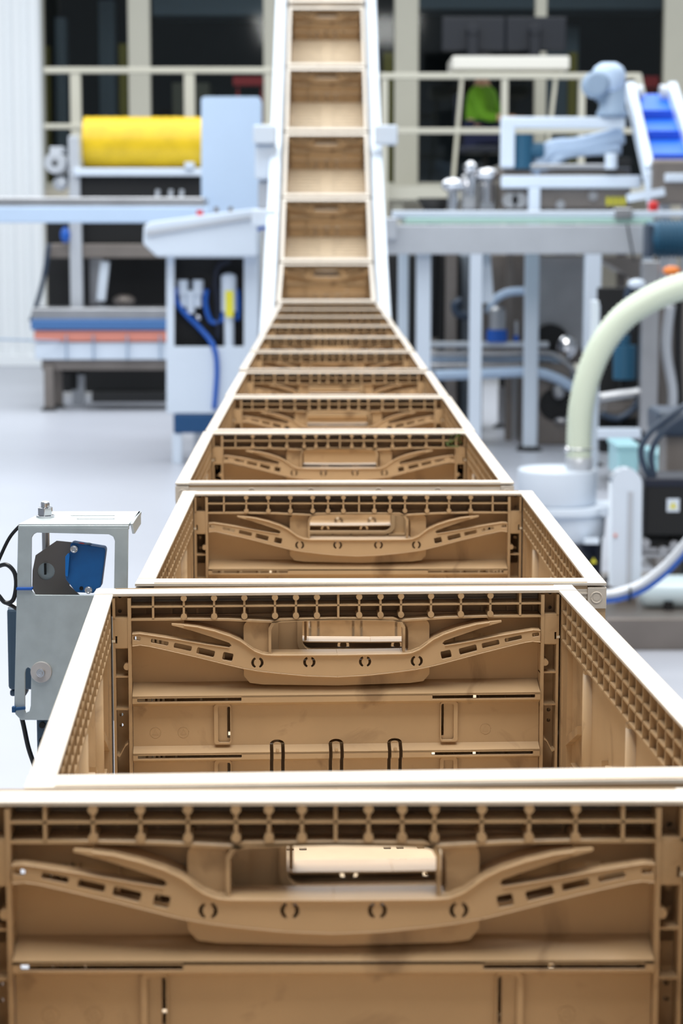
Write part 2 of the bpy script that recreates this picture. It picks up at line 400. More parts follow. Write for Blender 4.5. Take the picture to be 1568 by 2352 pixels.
def make_latch():
    m = MB()
    L = [(302, 1447), (318, 1446), (338, 1449), (400, 1459), (470, 1472), (523, 1480),
         (528, 1476), (523, 1470), (500, 1462), (470, 1452), (440, 1442), (412, 1434), (392, 1429), (392, 1425), (420, 1427), (450, 1431), (490, 1441), (525, 1453), (548, 1464), (562, 1474), (580, 1487), (600, 1495), (622, 1497), (770, 1498)]
    Bt = [(770, 1549), (700, 1546), (640, 1540), (590, 1534), (553, 1527), (520, 1519), (450, 1501), (380, 1484), (340, 1475), (320, 1472), (302, 1474)]
    outl = L+[(1540-x, y) for x, y in reversed(L)][1:]
    bot = [(1540-x, y) for x, y in reversed(Bt)]+Bt[1:]
    # hole list
    H = []
    def sl(x0, y0, x1, y1, h):   # slanted slot
        n = Vector((x1-x0, y1-y0)).normalized(); q = Vector((-n.y, n.x)); c = 3
        P = [(x0+c*0, y0)]; 
        P = []
        for ex, sg in ((x0, -1), (x1, 1)):
            ey = y0 if sg < 0 else y1
            seq = ((-1, .6), (-.6, 1), (.6, 1), (1, .6))
            seq = seq if sg > 0 else seq[::-1]
            for a_, b_ in seq:
                P.append((ex+q.x*a_*h*(1 if sg > 0 else 1)+n.x*(b_-1)*4*sg, ey+q.y*a_*h+n.y*(b_-1)*4*sg))
        return P
    for args in ((305, 1457, 321, 1459, 4.2), (345, 1463, 384, 1471, 4.6), (397, 1474, 437, 1483, 6), (449, 1486, 489, 1496, 7.5), (508, 1499, 531, 1504, 9)):
        P = sl(*args); H.append(FP(P)); H.append(FP([(1540-x, y) for x, y in P]))
    for cx in (587, 706, 834, 953):
        for sg in (-1, 1):
            P = [(cx+sg*(1+math.cos(t)*13), 1516+13*math.sin(t)) for t in [(-1.2+2.4*k/8) for k in range(9)]]
            P += [(cx+sg*(1+math.cos(t)*7), 1516+8.5*math.sin(t)) for t in [(1.2-2.4*k/8) for k in range(9)]]
            P = [(min(max(x, cx-14), cx+14), y) for x, y in P]
            H.append(FP(P))
    m.plate(FP(outl+bot), H, .0035, at(.2722))
    # stiffening lips along top and bottom edges
    def lip(pts, w_, t0, t1):
        for A, B_ in zip(pts, pts[1:]):
            a_, b_ = F(*A), F(*B_)
            m.prism([a_, b_, (b_[0], b_[1]-w_), (a_[0], a_[1]-w_)], t0, t1, 'Y')
    T = L[14:]; lip(T+[(1540-x, y) for x, y in reversed(T)][1:], .0011, .2680, .292)
    lip([(553, 1527), (590, 1534), (640, 1540), (700, 1546), (770, 1549), (840, 1546), (900, 1540), (950, 1534), (987, 1527)], .001, .270, .284)
    for P in (Bt[4:], [(1540-x, y) for x, y in reversed(Bt[4:])]): lip(P, .0008, .2695, .284)
    T2 = L[:6]
    for P in (T2, [(1540-x, y) for x, y in reversed(T2)]): lip(P, .0008, .2695, .280)
    return m.build('handle_latch', TANL, ew, bevel=.0003, seg=1)
def make_side_wall():   # right-hand wall, inner face looks to -x
    m = MB(); XI, XO = .1865, .2
    z0, z3 = CH-.041, CH-.004
    m.box(XO-.003, XO-.001, -.272, .272, z0-.002, CH-.002)
    n = 23
    for k in range(n+1):
        y = -.268+.536*k/n; m.box(XI, XO-.002, y-.0009, y+.0009, z0, z3)
    for k in range(1, 4): m.box(XI, XO-.002, -.269, .269, z3-k*.0123-.0008, z3-k*.0123+.0008)
    # lower wall, recessed field with pillars and sloped gussets
    m.box(.193, .1955, -.270, .270, .004, z0)
    for s in (-1, 1): m.box(.1872, .1995, s*.270, s*.2990, .004, CH-.0045)
    for s in (-1, 1): m.box(.1885, .194, s*.250, s*.270, .004, z0)
    for yc in (-.17, 0, .17):
        m.tube([(.1955, yc, .006), (.1955, yc, z0-.006)], .0085, seg=14)
        m.sph((.1955, yc, z0-.006), .0085)
    m.box(.1895, .194, -.25, .25, .006, .02)
    for yc, d in ((-.225, 1), (-.12, 1), (-.05, -1), (.05, 1), (.12, -1), (.225, -1)):
        m.prism([(yc-.028, .075-.012*d), (yc+.028, .075+.012*d), (yc+.028, .082+.012*d), (yc-.028, .082-.012*d)], .188, .1935, 'X')
        m.prism([(yc-.02, .02), (yc+.02, .02), (yc+.02*(1 if d > 0 else .2), .055), (yc-.02*(1 if d < 0 else .2), .055)], .1885, .1935, 'X')
    for k in range(12):
        y = -.25+.5*k/11; m.box(.1955, .199, y-.001, y+.001, .006, z0)
    m.box(.195, .199, -.27, .27, .088, .090)
    return m.build('side_wall', TAN, crate)
def make_rim_side():
    m = MB(); m.box(.1845, .2, -.273, .273, CH-.0026, CH); return m
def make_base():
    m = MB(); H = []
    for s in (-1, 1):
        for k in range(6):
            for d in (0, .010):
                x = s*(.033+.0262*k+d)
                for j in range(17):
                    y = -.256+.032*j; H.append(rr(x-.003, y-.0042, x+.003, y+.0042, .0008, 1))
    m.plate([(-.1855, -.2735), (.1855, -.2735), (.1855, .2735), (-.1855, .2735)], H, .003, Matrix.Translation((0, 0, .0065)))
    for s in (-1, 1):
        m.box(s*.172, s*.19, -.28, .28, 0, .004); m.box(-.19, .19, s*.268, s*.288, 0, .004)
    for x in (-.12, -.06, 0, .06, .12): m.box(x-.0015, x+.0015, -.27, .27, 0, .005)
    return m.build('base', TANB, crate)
ew = make_end_wall()
make_latch()
for s in (-1, 1): make_post(s)
for s in (-1, 1):
    pn = MB().box(s*.1862, s*.1835, .2735, .284, fz(1468), fz(1463)).build('locking_pin', WHITEP, ew); pn['label'] = 'off-white locking pin'
make_rim_end().build('rim', TANW, ew, bevel=.0006)
ew2 = copy_tree(ew, crate); ew2.rotation_euler.z = PI
sw = make_side_wall(); make_rim_side().build('rim', TANW, sw, bevel=.0006)
sw2 = copy_tree(sw, crate); sw2.rotation_euler.z = PI
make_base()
HL = .326
for o in [c_ for c_ in bpy.data.objects if c_.type == 'MESH']:
    t = o
    while t.parent: t = t.parent
    if t is not crate or o.data.get('done'): continue
    o.data['done'] = 1
    r_ = o
    while r_.parent is not crate: r_ = r_.parent
    o.data.transform(Matrix.Translation((0, HL-.3, 0)) if r_.name.startswith('end_wall') else Matrix.Diagonal((1, HL/.3, 1, 1)))
# far top-rim distance, sideways offset at far rim, yaw (degrees)
row = [(1.143, .003, 0.0), (1.806, .0066, 2.6), (2.475, .0345, .2), (3.205, .017, .3), (3.87, .019, 0), (4.54, .017, 0), (5.270, .013, 0),
       (5.98, .012, 0), (6.65, .010, 0), (7.34, .009, 0), (8.01, .008, 0), (8.69, .006, 0)]
lab = ['tan crate nearest the camera, cut off by the bottom edge of the photo',
       'tan crate in sharp focus beside the blue sensor, second from the camera',
       'tan crate third from the camera, right behind the sharply focused crate',
       'tan crate fourth from the camera, scrap of green leaf in its far grid',
       'fifth tan crate from the camera in the level row',
       'sixth tan crate from the camera in the level row',
       'seventh tan crate from the camera in the level row',
       'eighth tan crate from the camera in the level row',
       'ninth tan crate from the camera in the level row',
       'tenth tan crate from the camera, thin sliver in the level row',
       'eleventh tan crate from the camera, last but one of the level row',
       'twelfth tan crate, last of the level row just before the slope']
CR = []
for i, (Y, dx, yw) in enumerate(row):
    o = crate if i == 0 else copy_tree(crate)
    a_ = math.radians(yw); o.rotation_euler = (0, 0, a_)
    o.location = (dx+HL*math.sin(a_), Y-HL*math.cos(a_), CZ); o['label'] = lab[i]; CR.append(o)
inc = [(9.43, 605, 12.5), (10.041, 455, 25.1), (10.635, 305, 28.4), (11.211, 155, 31.3), (11.783, 15, 32.3), (12.345, -126, 33.8)]
lab2 = ['tan crate tipping up at the foot of the slope', 'second tan crate up the slope, between the lower white bracket and the foot',
        'third tan crate up the slope, between the pair of bright white brackets', 'fourth tan crate up the slope, just above the bright white brackets',
        'fifth tan crate up the slope, its handle hole near the top edge', 'topmost tan crate on the slope, only its lower end in the photo']
for (Y, py, th), l in zip(inc, lab2):
    o = copy_tree(crate); t = math.radians(th); p_ = pix(752, py, Y)
    o.rotation_euler = (t, 0, 0)
    fw = Vector((0, math.cos(t), math.sin(t))); up = Vector((0, -math.sin(t), math.cos(t)))
    o.location = Vector((pix(749, py, Y).x, p_.y, p_.z))-fw*HL-up*CH; o['label'] = l; o['group'] = 'tan folding crates riding up the slope'; CR.append(o)
# leaf scrap
mb = MB()
q = pix(1047, 1011, 3.174)
for k in range(16):
    v = Vector((random.uniform(-.013, .013), random.uniform(-.002, .004), random.uniform(-.007, .008)))
    A = [mb.bm.verts.new(q+v+Vector((random.uniform(-.006, .006), random.uniform(-.004, .004), random.uniform(-.005, .005)))) for _ in range(3)]
    mb.bm.faces.new(A)
lf = mb.build('leaf_scrap', LEAF); tag(lf, 'scrap of dark green leaf caught in the grid of the fourth crate', 'leaf')
sd = lf.modifiers.new('s', 'SOLIDIFY'); sd.thickness = .0006
# ------------------------------------------------------------ level conveyor under the row
cv = thing('roller_conveyor', (.01, 4.6, 0), 'grey roller conveyor under the level row of tan crates', 'conveyor')
for s in (-1, 1): MB().box(.01+s*.15, .01+s*.185, .35, 8.75, CZ-.13, CZ-.012).build('side_rail', LGREY, cv, bevel=.003)
r = MB()
y = .4
rolls = []
while y < 8.7:
    r.cone((-.14, y, CZ-.021), (.16, y, CZ-.021), .020, seg=14); y += .1
ro = r.build('rollers', STEEL, cv); ro['label'] = 'row of steel rollers'
for Y in (.8, 3.4, 6.0, 8.6):
    for s in (-1, 1): MB().box(.01+s*.15, .01+s*.18, Y, Y+.05, 0, CZ-.13).build('leg', LGREY, cv, bevel=.003)
    MB().box(-.14, .16, Y+.01, Y+.04, .3, .35).build('cross_bar', LGREY, cv)
# ------------------------------------------------------------ incline conveyor
ic = thing('incline_conveyor', (0, 10.8, 0), 'sloping conveyor with bright white side rails carrying crates upward', 'conveyor')
def inc_pt(i):   # rim far point of crate i on slope
    Y, py, th = inc[i]; return pix(752, py, Y)
path = []
t0 = math.radians(12.5)
path.append((8.82, CZ+.01)); 
for i, (Y, py, th) in enumerate(inc):
    t = math.radians(th); p_ = inc_pt(i); path.append((p_.y+CH*math.sin(t), p_.z-CH*math.cos(t)))
b_ = MB()
for (y0, z0), (y1, z1) in zip(path, path[1:]): b_.prism([(y0, z0-.035), (y1, z1-.035), (y1, z1-.08), (y0, z0-.08)], -.17, .17, 'X')
b_.build('belt_bed', LGREY, ic)
for s in (-1, 1):
    m = MB()
    for k, ((y0, z0), (y1, z1)) in enumerate(zip(path, path[1:])):
        h0 = .05 if k == 0 else .175; h1 = .175
        xi = s*.206 if s > 0 else -.218; xo = s*.262 if s > 0 else -.274
        m.prism([(y0, z0-.06), (y1, z1-.06), (y1, z1+h1), (y0, z0+h0)], xi, xo, 'X')
    m.build('side_rail', WHITE, ic, bevel=.006)
def ibox(name, x0, y0, x1, y1, Y, dep, m_, bev=.008): 
    q_ = MB(); pbox(q_, x0, y0, x1, y1, Y, dep); return q_.build(name, m_, ic, bevel=bev)
ibox('bracket', 581, 287, 634, 330, 10.45, .12, WHITE); ibox('bracket', 861, 287, 913, 332, 10.45, .12, WHITE)
ibox('side_box', 585, 331, 636, 413, 10.5, .3, WHITE, .015); ibox('side_box', 855, 345, 878, 414, 10.5, .2, WHITE, .01)
ibox('motor_housing', 592, 414, 634, 482, 10.55, .3, LGREY, .015)
ibox('bracket', 577, 481, 633, 520, 9.95, .1, WHITE)
for x0, x1, Y in ((605, 618, 10.0), (868, 884, 10.3)):
    m = MB(); fbox(m, x0, 520 if x0 < 700 else 430, x1, Y, .06); m.build('leg', LGREY if x0 < 700 else BEIGEW, ic, bevel=.004)
for x in (-.2, .2):
    m = MB(); m.box(x-.03, x+.03, 12.3, 12.36, 0, path[-1][1]-.19); m.build('leg', LGREY, ic, bevel=.004)
m = MB(); m.tube([pix(592, 528, 9.98), pix(606, 522, 9.97), pix(618, 532, 9.97), pix(628, 530, 9.98)], .008); m.build('air_hose', BHOSE, ic)
# ------------------------------------------------------------ sensor bracket, left
YS = 1.93
sb = thing('sensor_bracket', (pix(160, 1650, YS).x, YS, 0), 'galvanised sheet metal bracket with a window opening holding the blue sensor', 'bracket')
def G(px, py, Y=YS): q_ = pix(px, py, Y); return (q_.x, q_.z)
def GP(pts, Y=YS): return [G(*p_, Y) for p_ in pts]
fr = rr(34, 1208, 295, 1655, 4, 3)
fr = [(42, 1210), (295, 1212), (290, 1640), (280, 1655), (48, 1653), (36, 1640), (33, 1630), (42, 1212)]
win = [(73, 1235), (78, 1227), (85, 1223), (250, 1227), (260, 1232), (264, 1242), (262, 1360), (256, 1367), (82, 1366), (73, 1357), (72, 1340)]
slot = [(58, 1633), (61, 1636), (68, 1633), (71, 1620), (72, 1545), (70, 1535), (65, 1532), (60, 1536), (58, 1545)]
MB().plate(GP(fr), [GP(win), GP(slot)], .003, at(YS)).build('face_plate', GALV, sb, bevel=.0005)
m = MB(); q0 = pix(43, 1203, YS); q1 = pix(296, 1205, YS); dz = q0.z
m.box(q0.x, q1.x, YS-.001, YS+.085, dz-.003, dz)
for dy in (.022, .05): pass
m2 = MB()
top = [(q0.x, YS-.001), (q1.x, YS-.001), (q1.x+.004, YS+.085), (q0.x+.012, YS+.085)]
m.bm.free(); m = MB()
m.plate(top, [rr(q0.x+.048, YS+.030, q1.x-.016, YS+.036, .002), rr(q0.x+.040, YS+.052, q1.x-.018, YS+.058, .002)], .0028, Matrix.Translation((0, 0, dz-.0014)))
m.cone((q0.x, YS+.001, dz-.0028), (q1.x, YS+.001, dz-.0028), .0026, seg=12)
m.prism([(YS, dz), (YS+.085, dz), (YS+.085, dz-.012), (YS+.02, dz-.012)], q1.x+.001, q1.x+.0035, 'X')
m.build('top_flange', GALV, sb, bevel=.0004)
m = MB(); bx = pix(104, 1180, YS+.045)
m.cone((bx.x, bx.y, dz), (bx.x, bx.y, dz+.002), .0085); m.cone((bx.x, bx.y, dz+.002), (bx.x, bx.y, dz+.009), .0072, seg=6); m.cone((bx.x, bx.y, dz+.009), (bx.x, bx.y, dz+.013), .004)
m.sph((bx.x, bx.y, dz+.013), .004, (1, 1, .5)); m.build('bolt', CHROME, sb, bevel=.0004)
m = MB(); m.cone((bx.x, bx.y, dz-.06), (bx.x, bx.y, dz), .0035); m.build('threaded_rod', STEEL, sb)
m = MB(); pp = [(75, 1310), (82, 1275), (130, 1242), (172, 1246), (158, 1300), (160, 1345), (185, 1368), (185, 1400), (100, 1400), (74, 1350)]
m.plate(GP(pp, YS+.03), [GP(circ(106, 1312, 20, 20), YS+.03)], .002, at(YS+.03))
m.build('swivel_plate', DSTEEL, sb, bevel=.0004)
m = MB(); c = pix(106, 1312, YS+.033); m.cone((c.x, c.y, c.z), (c.x, c.y+.003, c.z), .0085); m.build('washer', GALV, sb)
m = MB(); m.bar((c.x, c.y-.006, c.z+.008), (c.x, c.y-.006, c.z-.002), .0018, .004); m.build('slot_screw', BLACK, sb)
m = MB(); c = pix(95, 1543, YS-.0015); m.cone((c.x, c.y, c.z), (c.x, c.y-.0025, c.z), .0096, seg=32); m.build('washer', mat('zinc_washer', (196, 192, 190), .35, .4), sb, bevel=.0005)
m = MB(); m.cone((c.x, c.y-.002, c.z), (c.x, c.y-.006, c.z), .0038, seg=20); m.cone((c.x, c.y-.004, c.z), (c.x, c.y-.0066, c.z), .0022, seg=6); m.build('bolt', CHROME, sb, bevel=.0003)
for (x0, y0, x1, y1) in ((37, 1350, 74, 1356),):
    m = MB(); pbox(m, x0, y0, x1, y1, YS-.004, .008); m.build('cable_tie', BHOSE, sb, bevel=.0006)
m = MB(); a_ = pix(28, 1629, YS-.004); b_ = pix(58, 1626, YS-.004); m.bar(a_, b_, .004, .0022); m.bar(a_, a_+Vector((.003, 0, 0)), .005, .005); m.build('cable_tie', PLINTH, sb)
# mounting post of the bracket, down to the floor
m = MB(); a_ = pix(85, 1655, YS+.01); b_ = pix(125, 1655, YS+.01)
m.box(a_.x, b_.x, YS+.006, YS+.045, a_.z-.035, a_.z+.01); m.build('clamp_block', SLATE, sb, bevel=.002)
m = MB(); m.box(a_.x+.002, b_.x-.004, YS+.012, YS+.035, 0, a_.z-.035); m.build('post', STEEL, sb, bevel=.002)
for k, yy in enumerate((1665, 1700)):
    m = MB(); c = pix(97, yy, YS+.005); m.cone((c.x, YS+.007, c.z), (c.x, YS+.003, c.z), .0028); m.build('bolt', BLACK, sb)
# blue sensor
se = thing('photoelectric_sensor', (pix(195, 1360, YS+.01).x, YS+.012, pix(195, 1366, YS+.01).z), 'blue photoelectric sensor tilted inside the sheet metal bracket window', 'sensor')
bo = [(162, 1248), (168, 1246), (240, 1258), (243, 1264), (232, 1348), (222, 1352), (215, 1362), (175, 1360), (152, 1331), (150, 1320), (154, 1275), (162, 1268)]
MB().plate(GP(bo, YS+.012), [], .016, at(YS+.018)).build('housing', BLUE, se, bevel=.0012)
m = MB(); m.plate(GP([(150, 1278), (157, 1270), (160, 1275), (156, 1325), (150, 1322)], YS+.006), [], .003, at(YS+.0065)); m.build('front_lens', mat('lens_blue', (20, 110, 190), .15), se, bevel=.0004)
for x, y in ((171, 1260), (204, 1354)):
    m = MB(); c = pix(x, y, YS+.01); m.cone((c.x, YS+.011, c.z), (c.x, YS+.006, c.z), .0034, seg=18); m.ring((c.x, YS+.006, c.z), .0024, .0006); m.build('screw', CHROME, se)
m = MB(); c = pix(187, 1351, YS+.01); m.cone((c.x, YS+.0105, c.z), (c.x, YS+.0092, c.z), .0018, seg=14); m.build('screw_hole', BLACK, se)
for x, mm in ((186, REDM), (202, MBLUE)):
    m = MB(); c = pix(x, 1249, YS+.014); m.sph(c, .0022, (1.5, 1, .5)); m.build('indicator_lamp', mm, se)
# dark box behind bracket
m = MB(); pbox(m, 15, 1398, 80, 1585, YS+.05, .03); o = m.build('junction_box', SLATE, bevel=.003)
m = MB(); pbox(m, 17, 1392, 50, 1404, YS+.055, .02); m.build('cable_gland', LGREY, o, bevel=.002)
m = MB(); pbox(m, 22, 1585, 60, 1600, YS+.055, .02); m.build('lower_cap', SLATE, o, bevel=.002)
tag(o, 'slate blue junction box behind the left edge of the galvanised bracket', 'box')
m = MB(); m.tube([pix(45, 1208, YS+.03), pix(22, 1235, YS+.03), pix(0, 1280, YS+.03), pix(-25, 1340, YS+.03)], .0016)
m.tube([pix(-40, 1310, YS+.01), pix(-8, 1302, YS+.005), pix(15, 1297, YS), pix(33, 1315, YS), pix(37, 1345, YS), pix(30, 1378, YS), pix(12, 1384, YS), pix(-3, 1368, YS), pix(-20, 1350, YS)], .0020)
m.tube([pix(12, 1384, YS), pix(25, 1390, YS+.005), pix(38, 1398, YS+.015), pix(55, 1410, YS+.05)], .0018)
m.tube([pix(48, 1640, YS+.012), pix(55, 1670, YS+.012), pix(66, 1720, YS+.012), pix(85, 1775, YS+.01), pix(110, 1850, YS), pix(130, 1980, YS)]+[Vector((-.25, YS, .6)), Vector((-.25, YS, .01))], .0022)
tag(m.build('sensor_cable', CABLE), 'thin black cable looping beside the galvanised bracket and hanging below it', 'cable')
# ------------------------------------------------------------ left background
YC = fdist(1065)     # control cabinet
cb = thing('control_cabinet', (pix(488, 1065, YC).x, YC+.2, 0), 'pale blue-white control cabinet with sloped console top and pneumatic bay', 'cabinet')
def P(name, x0, y0, x1, y1, Y, dep, m_, par, bev=.008):
    q_ = MB(); pbox(q_, x0, y0, x1, y1, Y, dep); return q_.build(name, m_, par, bevel=bev)
def FB(name, x0, y0, x1, Y, dep, m_, par, bev=.006):
    q_ = MB(); fbox(q_, x0, y0, x1, Y, dep); return q_.build(name, m_, par, bevel=bev)
q_ = MB()
ex = [(382, 595), (400, 595), (400, 795), (560, 795), (560, 592), (592, 592), (592, 950), (382, 950)]
q_.plate(GP([(382, 590), (592, 590), (592, 950), (382, 950)], YC), [GP([(400, 592), (560, 592), (560, 796), (400, 796)], YC)], .02, at(YC+.01))
a_ = pix(382, 590, YC); b_ = pix(592, 950, YC)
for x0, x1 in ((a_.x, a_.x+.02), (b_.x-.02, b_.x)): q_.box(x0, x1, YC+.02, YC+.4, b_.z, a_.z)
q_.box(a_.x, b_.x, YC+.2, YC+.4, b_.z, a_.z); q_.box(a_.x, b_.x, YC+.02, YC+.4, b_.z, b_.z+.02)
q_.build('body', WHITE, cb, bevel=.006)
P('bay_back', 398, 588, 562, 798, YC+.15, .04, BLACK, cb, 0)
con = [(330, 517), (345, 510), (590, 478), (592, 590), (360, 590), (328, 560)]
q_ = MB(); q_.plate(GP(con, YC-.15), [], .5, at(YC+.1)); q_.build('console', WHITE, cb, bevel=.015)
q_ = MB(); q_.plate(GP([(335, 530), (590, 492), (590, 500), (336, 541)], YC-.16), [], .02, at(YC-.16)); q_.build('console_edge', LGREY, cb)
P('plinth', 398, 952, 585, 995, YC-.01, .36, PLINTH, cb)
for x in (395, 565): FB('leg', x, 995, x+22, YC, .05, WHITE, cb); FB('leg', x, 995, x+22, YC+.32, .05, WHITE, cb)
q_ = MB(); c = pix(461, 487, YC); q_.cone((c.x, YC-.1, c.z-.02), (c.x, YC-.1, c.z+.01), .02); q_.build('red_button', REDM, cb)
for x in (497, 530):
    q_ = MB(); c = pix(x, 480, YC); q_.cone((c.x, YC-.02, c.z-.02), (c.x, YC-.02, c.z+.012), .014); q_.build('knob', DSTEEL, cb)
# pneumatics in bay
for x in (420, 455):
    c = pix(x, 660, YC+.08); q_ = MB(); q_.cone((c.x, c.y, c.z+.045), (c.x, c.y, c.z-.045), .034); q_.cone((c.x, c.y, c.z-.045), (c.x, c.y, c.z-.12), .022); q_.build('air_regulator', WHITE, cb, smooth=False)
c = pix(438, 690, YC+.08); q_ = MB(); q_.cone((c.x, c.y, c.z+.06), (c.x, c.y, c.z-.08), .026); q_.build('air_filter_bowl', WHITE, cb)
c = pix(456, 730, YC+.08); q_ = MB(); q_.sph(c, .022); q_.build('pressure_gauge', CHROME, cb)
c = pix(525, 640, YC+.04); q_ = MB(); q_.cone((c.x, c.y, c.z+.01), (c.x, c.y, c.z-.20), .047); q_.sph((c.x, c.y, c.z+.01), .047, (1, 1, .5)); q_.cone((c.x, c.y, c.z-.20), (c.x, c.y, c.z-.42), .03); q_.build('silencer_tube', WHITE, cb)
P('yellow_label', 517, 668, 536, 728, YC-.012, .004, YELL, cb, 0)
for pts, rr_, m_ in (([(402, 660), (404, 690), (425, 720), (460, 755), (490, 795), (498, 850), (492, 940)], .016, BHOSE),
                     ([(474, 665), (472, 700), (485, 738), (508, 735), (515, 700), (512, 665)], .015, BHOSE),
                     ([(545, 665), (548, 700), (545, 735)], .014, BHOSE), ([(528, 600), (502, 612), (494, 650), (500, 700), (500, 780)], .016, DNAVY)):
    q_ = MB(); q_.tube([pix(x, y, YC-.02 if y > 790 else YC+.05) for x, y in pts], rr_); q_.build('hose', m_, cb)
# tall panel box
YT = 14.6
tb = thing('switch_cabinet', (pix(530, 480, YT).x, YT+.2, 0), 'tall pale blue cabinet with rounded corners beside the yellow brush drum', 'cabinet')
q_ = MB(); q_.plate(GP(rr(462, 222, 598, 560, 8), YT), [], .4, at(YT+.2)); q_.build('door', PALEB, tb, bevel=.02)
FB('support', 480, 560, 585, YT+.05, .3, DSTEEL, tb)
# profile post to right of cabinet
q_ = thing('aluminium_post', (pix(583, 900, YC+.5).x, YC+.5, 0), 'grey aluminium post between the control cabinet and the sloping conveyor', 'post'); FB('profile', 572, 480, 600, YC+.45, .08, LGREY, q_); FB('base_plate', 568, 1005, 604, YC+.43, .12, DSTEEL, q_)
# yellow brush machine
YM = 17.75
bm_ = thing('brush_machine', (pix(320, 900, YM).x, YM+.5, 0), 'machine with ridged yellow brush drum above a dark opening, left background', 'machine')
a_ = pix(182, 262, YM); b_ = pix(462, 386, YM); rad = (a_.z-b_.z)/2
q_ = MB(); zc = (a_.z+b_.z)/2; prof = []; n = 84
for k in range(n+1):
    prof.append((rad*(1.0 if k % 2 else .955)*(1+.006*math.sin(k*.9)), a_.x+(b_.x-a_.x)*k/n))
prof = [(.02, a_.x)]+prof+[(.02, b_.x)]
q_.lathe((0, YM+.35, zc), prof, 'X', 40); q_.build('brush_drum', YEL, bm_)
P('drum_trough', 168, 386, 466, 404, YM-.1, .8, WHITE, bm_)
P('dark_housing', 172, 404, 466, 465, YM, .7, BLACK, bm_)
P('end_bearing_plate', 156, 312, 184, 462, YM-.05, .7, LGREY, bm_)
for x in (360, 390, 415):
    q_ = MB(); c = pix(x, 450, YM-.1); q_.cone((c.x, c.y, c.z-.05), (c.x+.01, c.y, c.z+.05), .018); q_.build('nozzle', LGREY, bm_)
q_ = MB(); c = pix(130, 375, YM); q_.cone((c.x, YM-.12, c.z), (c.x, YM+.3, c.z), .085, seg=28); q_.box(c.x-.05, c.x+.06, YM-.05, YM+.2, c.z+.08, c.z+.13); q_.sph((c.x+.03, YM, c.z-.16), .06); q_.build('gear_motor', LGREY, bm_, bevel=.006)
q_ = MB(); q_.cone((c.x, YM-.13, c.z), (c.x, YM-.11, c.z), .022); q_.build('shaft_end', BLACK, bm_)
q_ = MB(); c = pix(435, 378, YM-.1); q_.cone((c.x, c.y, c.z-.03), (c.x, c.y, c.z+.02), .04); q_.build('cap', WHITE, bm_)
P('back_panel', 105, 465, 600, 900, YM+1.1, .03, BLACK, bm_, 0)  # black puts the shade beneath the table into the colour
for x in (158, 440): FB('column', x, 462, x+28, YM+.05, .1, LGREY if x < 200 else DSTEEL, bm_)
P('dark_chamber', 175, 512, 440, 560, YM+.2, .4, BLACK, bm_)
P('chamber_sill', 110, 560, 395, 592, YM+.1, .5, DSTEEL, bm_)
P('inner_wall', 110, 592, 560, 705, YM+.9, .05, BLACK, bm_)
P('inner_sheet', 205, 592, 236, 700, YM+.5, .03, STEEL, bm_)
q_ = MB(); q_.bar(pix(242, 600, YM+.2), pix(232, 690, YM+.2), .07, .07); q_.build('white_strut', WHITE, bm_)
q_ = MB(); c = pix(150, 540, YM-.02); q_.sph(c, .04, (1, 1, 1.6)); q_.build('blue_valve', BHOSE, bm_)
q_ = MB(); c = pix(285, 690, YM+.3); q_.sph(c, .07, (1.3, 1, .7)); q_.build('gear_casting', DSTEEL, bm_)
q_ = MB(); q_.tube([pix(112, 560, YM-.02), pix(100, 640, YM-.02), pix(78, 720, YM-.02), pix(70, 738, YM-.02)], .02); q_.build('conduit', DCABLE, bm_)
# wash table below
YW = fdist(940)-.15
wt = thing('belt_table', (pix(230, 940, YW).x, YW+.5, 0), 'low machine table with blue and salmon belt edges on steel legs', 'table')
P('table_top', 72, 708, 400, 734, YW, .4, STEEL, wt); P('blue_belt', 70, 734, 400, 758, YW-.04, .42, mat('belt_blue_grey', (70, 112, 165), .5), wt); P('salmon_belt', 78, 759, 400, 784, YW-.02, .4, SALM, wt)
P('frame_rail', 80, 786, 400, 826, YW, .36, WHITE, wt); P('under_tray', 95, 826, 400, 850, YW+.05, .3, DSTEEL, wt)
for x in (150, 212, 290, 365): P('rail_joint', x, 770, x+4, 826, YW-.05, .03, MBLUE, wt, 0)
for x, Y in ((100, YW), (120, YW+.3), (430, YW), (430, YW+.3)):
    q_ = MB(); fbox(q_, x, 840, x+22, Y, .07); g = q_.build('leg', DSTEEL, wt, bevel=.005)
    q_ = MB(); c = pix(x+11, 940, Y); q_.cone((c.x, Y+.035, 0), (c.x, Y+.035, .03), .07, .04); q_.build('foot', RUBBER, g)
q_ = MB(); q_.cone(pix(153, 845, YW+.3), pix(153, 845, YW+.38), .05); q_.cone(pix(188, 848, YW+.3), pix(188, 848, YW+.38), .05); q_.bar(pix(170, 840, YW+.4), pix(170, 895, YW+.4), .05, .05); q_.build('drive_roller', BLACK, wt)
P('floor_shade_slab', 210, 900, 420, 924, YW+.08, .3, BLACK, wt)  # added black slab standing in for the shadow on the floor
# overhead beam from the left
YL = 13.9
lb = thing('transfer_conveyor', (pix(150, 480, YL).x, YL+.2, 0), 'long pale blue conveyor beam coming in from the left edge', 'conveyor')
P('belt', -260, 453, 470, 476, YL+.05, .5, STEEL, lb); P('beam', -260, 475, 482, 512, YL, .06, PALEB, lb); P('beam', -260, 475, 482, 508, YL+.55, .05, PALEB, lb)
for x in (-200, 440):
    FB('leg', x, 510, x+24, YL+.1, .08, LGREY, lb)
# thin cable to left wall
q_ = MB(); q_.tube([pix(-30, 778, 17.0), pix(80, 782, 17.0), pix(140, 784, YW-.03)], .008); tag(q_.build('wall_cable', MBLUE), 'thin slack cable from the left edge to the belt table', 'cable')
